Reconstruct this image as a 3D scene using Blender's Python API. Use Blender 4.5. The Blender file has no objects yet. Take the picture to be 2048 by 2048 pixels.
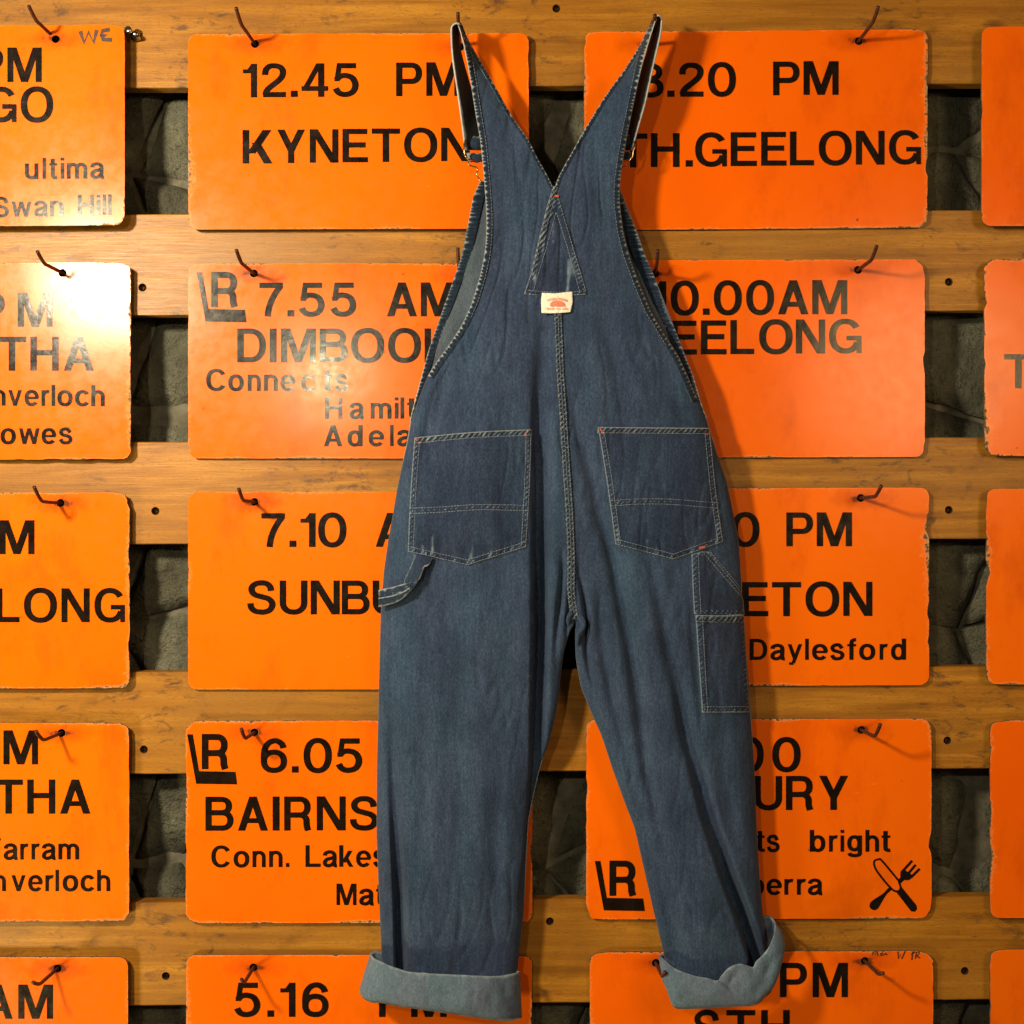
import bpy, bmesh, math, random
from mathutils import Vector, noise
from mathutils.geometry import tessellate_polygon
random.seed(7)
scene = bpy.context.scene
COL = scene.collection
# ------------------------------------------------------------------ camera, light, exposure
DC = 1.62                      # camera distance to the face of the signs
PX = 1.5 / 2048                # metres per photograph pixel on that face
cam_data = bpy.data.cameras.new('camera'); cam = bpy.data.objects.new('camera', cam_data); COL.objects.link(cam)
cam.location = (0, -DC, 0); cam.rotation_euler = (math.pi / 2, 0, 0)
cam_data.sensor_width = 36; cam_data.lens = 36 * DC / 1.5
cam_data.clip_start = 0.05; cam_data.clip_end = 50
scene.camera = cam
w = bpy.data.worlds.new("World"); scene.world = w; w.use_nodes = True
w.node_tree.nodes['Background'].inputs[0].default_value = (1.0, 0.80, 0.60, 1)
w.node_tree.nodes['Background'].inputs[1].default_value = 0.045
def lamp(name, loc, aim, power, color, size):
    d = bpy.data.lights.new(name, 'AREA'); d.shape = 'DISK'; d.size = size; d.energy = power; d.color = color
    o = bpy.data.objects.new(name, d); COL.objects.link(o); o.location = loc
    o.rotation_euler = (Vector(aim) - Vector(loc)).to_track_quat('-Z', 'Y').to_euler()
lamp('lamp_key', (-1.05, -1.25, 0.60), (-0.35, 0, -0.1), 36, (1.0, 0.85, 0.58), 0.17)
lamp('lamp_middle', (-0.62, -2.05, 0.45), (-0.1, 0, 0), 8.5, (1.0, 0.86, 0.56), 0.06)
lamp('fill_low', (-1.65, -1.00, -1.45), (-0.80, 0, -0.72), 26, (1.0, 0.86, 0.42), 0.40)  # added fill that brightens the lower-left boards; no lamp known there
lamp('lamp_right', (1.22, -1.70, 0.42), (0.5, 0, -0.1), 10.0, (1.0, 0.68, 0.34), 0.60)
scene.view_settings.view_transform = 'Standard'; scene.view_settings.look = 'None'
scene.view_settings.exposure = 0.0; scene.view_settings.gamma = 1.0

# ------------------------------------------------------------------ helpers
def at(px, py, d=0.0):
    """point seen at photograph pixel (px, py) standing d metres in front of the sign faces"""
    k = PX * (DC - d) / DC
    return Vector(((px - 1024) * k, -d, (1024 - py) * k))
def interp(tab, y):
    if y <= tab[0][0]: return tab[0][1]
    for i in range(1, len(tab)):
        if y <= tab[i][0]:
            y0, x0 = tab[i - 1]; y1, x1 = tab[i]
            return x0 + (x1 - x0) * (y - y0) / (y1 - y0)
    return tab[-1][1]
def smooth_tab(tab, n=5, step=6):
    """resample a (y, x) table finely and soften its corners"""
    y0, y1 = tab[0][0], tab[-1][0]; m = max(4, int((y1 - y0) / step))
    ys = [y0 + (y1 - y0) * i / m for i in range(m + 1)]
    xs = [interp(tab, y) for y in ys]
    for _ in range(n):
        xs = [xs[0]] + [(xs[i - 1] + 2 * xs[i] + xs[i + 1]) / 4 for i in range(1, m)] + [xs[m]]
    def f(y, y0=y0, y1=y1, m=m, xs=xs):
        t = (y - y0) / (y1 - y0) * m
        if t <= 0: return xs[0]
        if t >= m: return xs[m]
        i = int(t); r = t - i
        return xs[i] * (1 - r) + xs[i + 1] * r
    return f
def sstep(a, b, x):
    t = min(1, max(0, (x - a) / (b - a))); return t * t * (3 - 2 * t)
def catmull(P, sub=6):
    out = []
    n = len(P)
    for i in range(n - 1):
        p0 = P[max(0, i - 1)]; p1 = P[i]; p2 = P[i + 1]; p3 = P[min(n - 1, i + 2)]
        for k in range(sub):
            t = k / sub
            out.append(tuple(0.5 * (2 * p1[c] + (p2[c] - p0[c]) * t + (2 * p0[c] - 5 * p1[c] + 4 * p2[c] - p3[c]) * t * t
                                    + (3 * p1[c] - p0[c] - 3 * p2[c] + p3[c]) * t ** 3) for c in range(len(p1))))
    out.append(tuple(P[-1])); return out
def thing(name, loc, label, cat, group=None):
    o = bpy.data.objects.new(name, None); COL.objects.link(o); o.location = loc
    o.empty_display_size = 0.02
    o['label'] = label; o['category'] = cat
    if group: o['group'] = group
    return o
def link(name, me, mats, parent=None, smooth=True, label=None, kind=None):
    o = bpy.data.objects.new(name, me); COL.objects.link(o)
    for m in (mats if isinstance(mats, (list, tuple)) else [mats]): me.materials.append(m)
    if smooth:
        me.polygons.foreach_set('use_smooth', [True] * len(me.polygons))
    if parent is not None:
        o.parent = parent
        root = parent; off = Vector(root.location)
        while root.parent is not None:
            root = root.parent; off = off + Vector(root.location)
        o.location = -off
    if label: o['label'] = label
    if kind: o['kind'] = kind
    me.update()
    return o
def mesh_pd(verts, faces, attr=None, attr_name='wear'):
    me = bpy.data.meshes.new('m'); me.from_pydata([tuple(v) for v in verts], [], faces)
    if attr is not None:
        a = me.attributes.new(attr_name, 'FLOAT', 'POINT'); a.data.foreach_set('value', attr)
    return me
def grid_faces(nu, nv, flip=False, base=0):
    F = []
    for j in range(nv - 1):
        for i in range(nu - 1):
            a = base + j * nu + i
            q = (a, a + nu, a + nu + 1, a + 1)
            F.append(q[::-1] if flip else q)
    return F
def tube_mesh(pts, r, seg=8, cap=True):
    V = []; F = []; n = len(pts)
    up = Vector((0.3, 0.2, 1)).normalized()
    for i, p in enumerate(pts):
        t = (Vector(pts[min(n - 1, i + 1)]) - Vector(pts[max(0, i - 1)])).normalized()
        a = t.cross(up); a = a.normalized() if a.length > 1e-4 else t.orthogonal().normalized()
        b = t.cross(a)
        rr = r[i] if isinstance(r, (list, tuple)) else r
        for k in range(seg):
            th = 2 * math.pi * k / seg
            V.append(Vector(p) + (a * math.cos(th) + b * math.sin(th)) * rr)
    for i in range(n - 1):
        for k in range(seg):
            k2 = (k + 1) % seg
            F.append((i * seg + k, i * seg + k2, (i + 1) * seg + k2, (i + 1) * seg + k))
    if cap:
        F.append(tuple(range(seg))[::-1]); F.append(tuple((n - 1) * seg + k for k in range(seg)))
    return V, F
def join_vf(parts):
    V = []; F = []
    for v, f in parts:
        b = len(V); V += list(v); F += [tuple(i + b for i in q) for q in f]
    return V, F
# ------------------------------------------------------------------ materials
def newmat(name):
    m = bpy.data.materials.new(name); m.use_nodes = True
    nt = m.node_tree; b = nt.nodes['Principled BSDF']
    return m, nt, b
def N(nt, t, **kw):
    n = nt.nodes.new(t)
    for k, v in kw.items(): setattr(n, k, v)
    return n
def setin(n, **kw):
    for k, v in kw.items(): n.inputs[k.replace('_', ' ')].default_value = v
def mapping(nt, scale, rot=(0, 0, 0), loc=(0, 0, 0)):
    tc = N(nt, 'ShaderNodeTexCoord'); mp = N(nt, 'ShaderNodeMapping')
    mp.inputs['Scale'].default_value = scale; mp.inputs['Rotation'].default_value = rot; mp.inputs['Location'].default_value = loc
    nt.links.new(tc.outputs['Object'], mp.inputs['Vector']); return mp.outputs[0]
def noise_t(nt, vec, scale, detail=4, rough=0.55, dist=0):
    n = N(nt, 'ShaderNodeTexNoise'); nt.links.new(vec, n.inputs['Vector'])
    n.inputs['Scale'].default_value = scale; n.inputs['Detail'].default_value = detail
    n.inputs['Roughness'].default_value = rough; n.inputs['Distortion'].default_value = dist
    return n.outputs[0]
def ramp(nt, fac, stops, interp='LINEAR'):
    r = N(nt, 'ShaderNodeValToRGB'); nt.links.new(fac, r.inputs[0]); r.color_ramp.interpolation = interp
    e = r.color_ramp.elements
    while len(e) < len(stops): e.new(0.5)
    for i, (p, c) in enumerate(stops):
        e[i].position = p; e[i].color = (*c, 1) if len(c) == 3 else c
    return r.outputs[0]
def fr(nt, fac, a, b, x=0.0, y=1.0):
    m = N(nt, 'ShaderNodeMapRange'); nt.links.new(fac, m.inputs[0])
    for i, v in zip((1, 2, 3, 4), (a, b, x, y)): m.inputs[i].default_value = v
    return m.outputs[0]
def mth(nt, op, a, b=None, clamp=False):
    m = N(nt, 'ShaderNodeMath', operation=op, use_clamp=clamp)
    for i, v in enumerate((a, b)):
        if v is None: continue
        if isinstance(v, (int, float)): m.inputs[i].default_value = v
        else: nt.links.new(v, m.inputs[i])
    return m.outputs[0]
def mix(nt, fac, a, b, mode='MIX'):
    m = N(nt, 'ShaderNodeMix', data_type='RGBA', blend_type=mode)
    for sock, v in ((m.inputs[0], fac), (m.inputs[6], a), (m.inputs[7], b)):
        if isinstance(v, (int, float)): sock.default_value = v
        elif isinstance(v, tuple): sock.default_value = (*v, 1) if len(v) == 3 else v
        else: nt.links.new(v, sock)
    return m.outputs[2]
def bump(nt, b, h, strength, dist, prev=None):
    n = N(nt, 'ShaderNodeBump'); n.inputs['Strength'].default_value = strength; n.inputs['Distance'].default_value = dist
    nt.links.new(h, n.inputs['Height'])
    if prev is not None: nt.links.new(prev, n.inputs['Normal'])
    nt.links.new(n.outputs[0], b.inputs['Normal']); return n.outputs[0]
def attr_f(nt, name):
    a = N(nt, 'ShaderNodeAttribute', attribute_name=name); return a.outputs['Fac']

def mat_denim(name, dark, mid, light, wearc, streak=1.0, mottle=0.5):
    m, nt, b = newmat(name)
    v1 = mapping(nt, (1, 1, 0.42)); v2 = mapping(nt, (1, 1, 1)); v3 = mapping(nt, (1, 1, 0.13))
    fine = noise_t(nt, v1, 620, 2, 0.6); slub = noise_t(nt, v3, 260, 3, 0.6); blotch = noise_t(nt, mapping(nt, (1, 1, 0.6)), 15, 5, 0.65)
    grain = noise_t(nt, v2, 1250, 1, 0.5)
    f = mth(nt, 'ADD', mth(nt, 'MULTIPLY', fine, 0.5 * streak), mth(nt, 'MULTIPLY', slub, 0.24 * streak))
    f = mth(nt, 'ADD', f, mth(nt, 'MULTIPLY', grain, 0.26))
    f = mth(nt, 'ADD', f, mth(nt, 'MULTIPLY', blotch, 0.42))
    c = ramp(nt, fr(nt, f, 0.50, 0.94), [(0, dark), (0.5, mid), (1, light)])
    # slow drift between a greener and a redder indigo, and faded patches
    hue = noise_t(nt, mapping(nt, (1, 1, 0.25), loc=(3, 1, 2)), 22, 2)
    c = mix(nt, fr(nt, hue, 0.35, 0.65, 0, 0.75), mix(nt, 1.0, c, (1.10, 0.95, 1.0), 'MULTIPLY'), mix(nt, 1.0, c, (0.93, 1.04, 1.01), 'MULTIPLY'))
    # wear: worn edges and puckers
    wa = attr_f(nt, 'wear')
    pn = noise_t(nt, v2, 120, 4, 0.65)
    wf = mth(nt, 'ADD', wa, mth(nt, 'MULTIPLY', mth(nt, 'SUBTRACT', pn, 0.5), 0.9))
    c = mix(nt, mth(nt, 'MULTIPLY', fr(nt, wf, 0.25, 0.80), fr(nt, wa, 0.0, 0.12)), c, wearc)
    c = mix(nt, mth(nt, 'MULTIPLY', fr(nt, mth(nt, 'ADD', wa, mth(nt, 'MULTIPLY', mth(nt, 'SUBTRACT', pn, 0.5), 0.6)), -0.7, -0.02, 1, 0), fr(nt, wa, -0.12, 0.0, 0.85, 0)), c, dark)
    nt.links.new(c, b.inputs['Base Color'])
    b.inputs['Roughness'].default_value = 0.92; b.inputs['Specular IOR Level'].default_value = 0.15
    b.inputs['Sheen Weight'].default_value = 0.12; b.inputs['Sheen Roughness'].default_value = 0.5
    n1 = bump(nt, b, f, 0.5, 0.0009)
    wr = noise_t(nt, mapping(nt, (1, 1, 0.45)), 34, 3, 0.5)
    bump(nt, b, wr, 0.35, 0.004, n1)
    return m
DENIM = mat_denim('faded blue denim', (0.009, 0.017, 0.040), (0.027, 0.050, 0.105), (0.062, 0.105, 0.182), (0.20, 0.26, 0.31))
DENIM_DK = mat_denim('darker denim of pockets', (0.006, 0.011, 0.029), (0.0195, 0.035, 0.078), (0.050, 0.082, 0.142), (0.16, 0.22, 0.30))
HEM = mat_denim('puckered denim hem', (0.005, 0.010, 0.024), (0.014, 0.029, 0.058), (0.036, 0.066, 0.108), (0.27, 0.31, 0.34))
STRAP_SHADE = mat_denim('strap denim with shade painted in', (0.002, 0.003, 0.006), (0.005, 0.008, 0.013), (0.012, 0.018, 0.027), (0.22, 0.24, 0.25))  # near-black: the shade inside the front straps is put into the colour
INSIDE = mat_denim('pale inside of denim', (0.040, 0.060, 0.090), (0.080, 0.110, 0.155), (0.14, 0.18, 0.235), (0.28, 0.31, 0.32), 1.0)
CUFFM = mat_denim('rolled up pale denim', (0.052, 0.086, 0.128), (0.100, 0.148, 0.222), (0.172, 0.238, 0.330), (0.28, 0.35, 0.41), 1.0)
RIM = mat_denim('frayed denim edge', (0.12, 0.15, 0.17), (0.24, 0.28, 0.31), (0.40, 0.44, 0.46), (0.5, 0.5, 0.5))

def simple(name, col, rough, metal=0.0, spec=0.5):
    m, nt, b = newmat(name)
    b.inputs['Base Color'].default_value = (*col, 1); b.inputs['Roughness'].default_value = rough
    b.inputs['Metallic'].default_value = metal; b.inputs['Specular IOR Level'].default_value = spec
    return m, nt, b
def mat_varied(name, c1, c2, scale, rough, metal=0.0, bumps=0.0):
    m, nt, b = simple(name, c1, rough, metal)
    n = noise_t(nt, mapping(nt, (1, 1, 1)), scale, 4, 0.6)
    nt.links.new(mix(nt, fr(nt, n, 0.35, 0.65), c1, c2), b.inputs['Base Color'])
    if bumps: bump(nt, b, n, 0.5, bumps)
    return m
THREAD = mat_varied('pale stitching thread', (0.10, 0.13, 0.20), (0.29, 0.33, 0.42), 300, 0.9)
REDTHREAD = mat_varied('red bartack thread', (0.42, 0.05, 0.03), (0.62, 0.12, 0.06), 400, 0.9)
BRASS = mat_varied('worn brass wire', (0.55, 0.36, 0.16), (0.75, 0.52, 0.28), 200, 0.22, 1.0)
RUST = mat_varied('rusty brown iron', (0.045, 0.014, 0.008), (0.10, 0.035, 0.018), 260, 0.55, 0.35, 0.0006)
STEEL = mat_varied('bright screw steel', (0.75, 0.70, 0.62), (0.35, 0.30, 0.25), 180, 0.22, 1.0, 0.0008)
LABELM = mat_varied('white woven label', (0.86, 0.83, 0.74), (0.74, 0.70, 0.62), 160, 0.85)
LABELRED = mat_varied('red label print', (0.72, 0.16, 0.09), (0.80, 0.27, 0.17), 260, 0.9)
BLACKHOLE = mat_varied('dark drilled wood', (0.020, 0.010, 0.005), (0.04, 0.02, 0.01), 200, 0.9)

def mat_orange():
    m, nt, b = newmat('orange enamel paint')
    v = mapping(nt, (1, 1, 1))
    big = noise_t(nt, v, 3.2, 3); mid = noise_t(nt, v, 55, 5, 0.65)
    c = mix(nt, fr(nt, big, 0.3, 0.7), (0.88, 0.120, 0.0003), (0.92, 0.150, 0.0006))
    # faint rubbed dirt
    c = mix(nt, fr(nt, mid, 0.60, 0.80, 0, 0.22), c, (0.72, 0.080, 0.0004))
    # sparse specks and scratches
    vo = N(nt, 'ShaderNodeTexVoronoi'); nt.links.new(v, vo.inputs['Vector']); vo.inputs['Scale'].default_value = 22
    spk = mth(nt, 'LESS_THAN', vo.outputs['Distance'], 0.055)
    sel = mth(nt, 'GREATER_THAN', noise_t(nt, v, 11, 2), 0.55)
    c = mix(nt, mth(nt, 'MULTIPLY', mth(nt, 'MULTIPLY', spk, sel), 0.75), c, (0.24, 0.035, 0.008))
    sc = noise_t(nt, mapping(nt, (6, 1, 60), rot=(0, 0.35, 0)), 6, 3, 0.5)
    c = mix(nt, mth(nt, 'MULTIPLY', fr(nt, sc, 0.70, 0.75), fr(nt, noise_t(nt, v, 7, 2), 0.52, 0.62, 0, 0.5)), c, (0.95, 0.42, 0.16))
    oi = N(nt, 'ShaderNodeObjectInfo')
    c = mix(nt, mth(nt, 'MULTIPLY', oi.outputs['Random'], 0.55), c, (0.93, 0.175, 0.0015))
    grime = noise_t(nt, mapping(nt, (1, 1, 0.5), loc=(1, 0, 4)), 9, 6, 0.7)
    c = mix(nt, fr(nt, grime, 0.52, 0.72, 0, 0.55), c, (0.55, 0.062, 0.002))
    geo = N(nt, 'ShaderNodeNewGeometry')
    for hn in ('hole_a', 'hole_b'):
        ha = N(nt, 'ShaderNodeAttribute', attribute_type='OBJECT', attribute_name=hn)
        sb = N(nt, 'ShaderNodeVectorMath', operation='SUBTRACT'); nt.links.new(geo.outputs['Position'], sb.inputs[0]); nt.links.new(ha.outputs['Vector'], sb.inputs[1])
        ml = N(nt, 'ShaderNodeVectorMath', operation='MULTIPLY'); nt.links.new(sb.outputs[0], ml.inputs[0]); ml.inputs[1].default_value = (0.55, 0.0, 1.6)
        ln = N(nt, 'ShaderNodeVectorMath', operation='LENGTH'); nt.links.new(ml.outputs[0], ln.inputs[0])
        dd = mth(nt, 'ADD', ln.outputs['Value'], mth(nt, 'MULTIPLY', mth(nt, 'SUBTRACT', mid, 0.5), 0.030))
        c = mix(nt, fr(nt, dd, 0.008, 0.030, 0.55, 0), c, (0.50, 0.050, 0.002))  # dark red smears, with the hooks' shadows painted into them
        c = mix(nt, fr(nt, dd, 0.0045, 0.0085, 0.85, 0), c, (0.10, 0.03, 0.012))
    # worn edges
    e = attr_f(nt, 'edge')
    n1 = noise_t(nt, v, 150, 5, 0.7); n2 = noise_t(nt, v, 9, 2)
    lev = mth(nt, 'ADD', e, mth(nt, 'MULTIPLY', mth(nt, 'SUBTRACT', n2, 0.5), 2.4))
    wv = mth(nt, 'ADD', lev, mth(nt, 'MULTIPLY', mth(nt, 'SUBTRACT', n1, 0.5), 2.0))
    mask = mth(nt, 'MULTIPLY', fr(nt, wv, 1.05, 1.18), fr(nt, e, 0.0, 0.10))
    halo = mth(nt, 'MULTIPLY', fr(nt, wv, 0.68, 1.05, 0, 0.55), fr(nt, e, 0.0, 0.2))
    c = mix(nt, halo, c, (0.93, 0.33, 0.10))
    und = mix(nt, fr(nt, n1, 0.42, 0.58), (0.62, 0.40, 0.20), (0.10, 0.055, 0.03))
    c = mix(nt, mask, c, und)
    nt.links.new(c, b.inputs['Base Color'])
    rg = mth(nt, 'ADD', fr(nt, mid, 0.3, 0.8, 0.17, 0.30), mth(nt, 'MULTIPLY', mask, 0.3))
    nt.links.new(rg, b.inputs['Roughness'])
    b.inputs['Specular IOR Level'].default_value = 0.30
    n = bump(nt, b, noise_t(nt, v, 5.5, 2), 0.30, 0.004)
    n = bump(nt, b, n1, 0.06, 0.0006, n)
    bump(nt, b, mth(nt, 'SUBTRACT', 1.0, mask), 0.6, 0.0007, n)
    return m
ORANGE = mat_orange()
CORE = mat_varied('brown board core', (0.16, 0.09, 0.05), (0.07, 0.038, 0.022), 90, 0.85)
def mat_vinyl():
    m, nt, b = newmat('black vinyl lettering')
    v = mapping(nt, (1, 1, 1)); n1 = noise_t(nt, v, 60, 5, 0.7); n2 = noise_t(nt, v, 8, 2)
    c = mix(nt, fr(nt, n1, 0.3, 0.7), (0.006, 0.003, 0.0018), (0.015, 0.008, 0.005))
    chip = mth(nt, 'MULTIPLY', fr(nt, n1, 0.70, 0.73), fr(nt, n2, 0.50, 0.60))
    c = mix(nt, chip, c, (0.55, 0.10, 0.02))
    nt.links.new(c, b.inputs['Base Color'])
    nt.links.new(fr(nt, n1, 0.3, 0.7, 0.15, 0.26), b.inputs['Roughness']); b.inputs['Specular IOR Level'].default_value = 0.34
    n = bump(nt, b, noise_t(nt, v, 45, 3), 0.25, 0.0012)
    bump(nt, b, noise_t(nt, v, 5.5, 2), 0.35, 0.004, n)
    return m
VINYL = mat_vinyl()
MARKER = mat_varied('worn marker pen', (0.02, 0.010, 0.006), (0.10, 0.03, 0.01), 320, 0.5)
def mat_wood():
    m, nt, b = newmat('varnished pine board')
    v = mapping(nt, (0.55, 1, 9)); v0 = mapping(nt, (1, 1, 1)); vl = mapping(nt, (0.9, 1, 26))
    g1 = noise_t(nt, v, 6, 6, 0.6, 0.6); g2 = noise_t(nt, vl, 22, 4, 0.65, 0.4); big = noise_t(nt, mapping(nt, (0.5, 1, 1.6)), 3.4, 4, 0.6)
    c = ramp(nt, fr(nt, g1, 0.30, 0.70), [(0, (0.24, 0.086, 0.008)), (0.5, (0.385, 0.152, 0.013)), (1, (0.53, 0.232, 0.023))])
    c = mix(nt, fr(nt, g2, 0.45, 0.75, 0, 0.55), c, (0.22, 0.088, 0.012))
    c = mix(nt, fr(nt, big, 0.48, 0.66, 0, 0.7), c, (0.30, 0.13, 0.022))
    pore = noise_t(nt, mapping(nt, (1, 1, 5)), 130, 3, 0.6)
    c = mix(nt, fr(nt, pore, 0.54, 0.68, 0, 0.65), c, (0.20, 0.085, 0.014))
    kn = N(nt, 'ShaderNodeTexVoronoi'); nt.links.new(mapping(nt, (2.6, 1, 5.2), loc=(.3, 0, .2)), kn.inputs['Vector']); kn.inputs['Scale'].default_value = 1.0
    c = mix(nt, fr(nt, mth(nt, 'ADD', kn.outputs['Distance'], mth(nt, 'MULTIPLY', g2, 0.05)), 0.055, 0.085, 0.85, 0), c, (0.09, 0.034, 0.010))
    # dark scuffs and bruises
    sc = noise_t(nt, mapping(nt, (1, 1, 2.2)), 24, 6, 0.75, 0.5); reg = noise_t(nt, mapping(nt, (1, 1, 1), loc=(5, 0, 2)), 4.5, 2)
    c = mix(nt, mth(nt, 'MULTIPLY', fr(nt, sc, 0.53, 0.64), fr(nt, reg, 0.46, 0.56, 0, 0.8)), c, (0.085, 0.040, 0.020))
    nt.links.new(c, b.inputs['Base Color'])
    nt.links.new(fr(nt, g2, 0.3, 0.7, 0.34, 0.50), b.inputs['Roughness']); b.inputs['Specular IOR Level'].default_value = 0.34
    n = bump(nt, b, g2, 0.25, 0.0010)
    bump(nt, b, big, 0.25, 0.004, n)
    return m
WOOD = mat_wood()
def mat_stone():
    m, nt, b = newmat('grey green rubble stone')
    v = mapping(nt, (1, 1, 1))
    a = noise_t(nt, v, 9, 6, 0.65); f = noise_t(nt, v, 70, 6, 0.72); oi = N(nt, 'ShaderNodeObjectInfo')
    c = ramp(nt, fr(nt, a, 0.3, 0.7), [(0, (0.060, 0.056, 0.038)), (0.5, (0.150, 0.147, 0.105)), (1, (0.30, 0.29, 0.21))])
    c = mix(nt, fr(nt, oi.outputs['Random'], 0, 1, 0, 0.5), c, (0.10, 0.085, 0.055))
    c = mix(nt, fr(nt, f, 0.60, 0.72, 0, 0.8), c, (0.028, 0.023, 0.016))
    c = mix(nt, fr(nt, noise_t(nt, v, 26, 4, 0.7), 0.68, 0.76, 0, 0.8), c, (0.34, 0.32, 0.26))
    nt.links.new(c, b.inputs['Base Color']); b.inputs['Roughness'].default_value = 0.95
    n = bump(nt, b, f, 1.0, 0.012); bump(nt, b, noise_t(nt, v, 22, 5, 0.7), 0.9, 0.02, n)
    return m
STONE = mat_stone()
MORTAR = mat_varied('dark dusty mortar', (0.10, 0.09, 0.065), (0.20, 0.18, 0.135), 40, 0.98, 0, 0.004)

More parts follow.
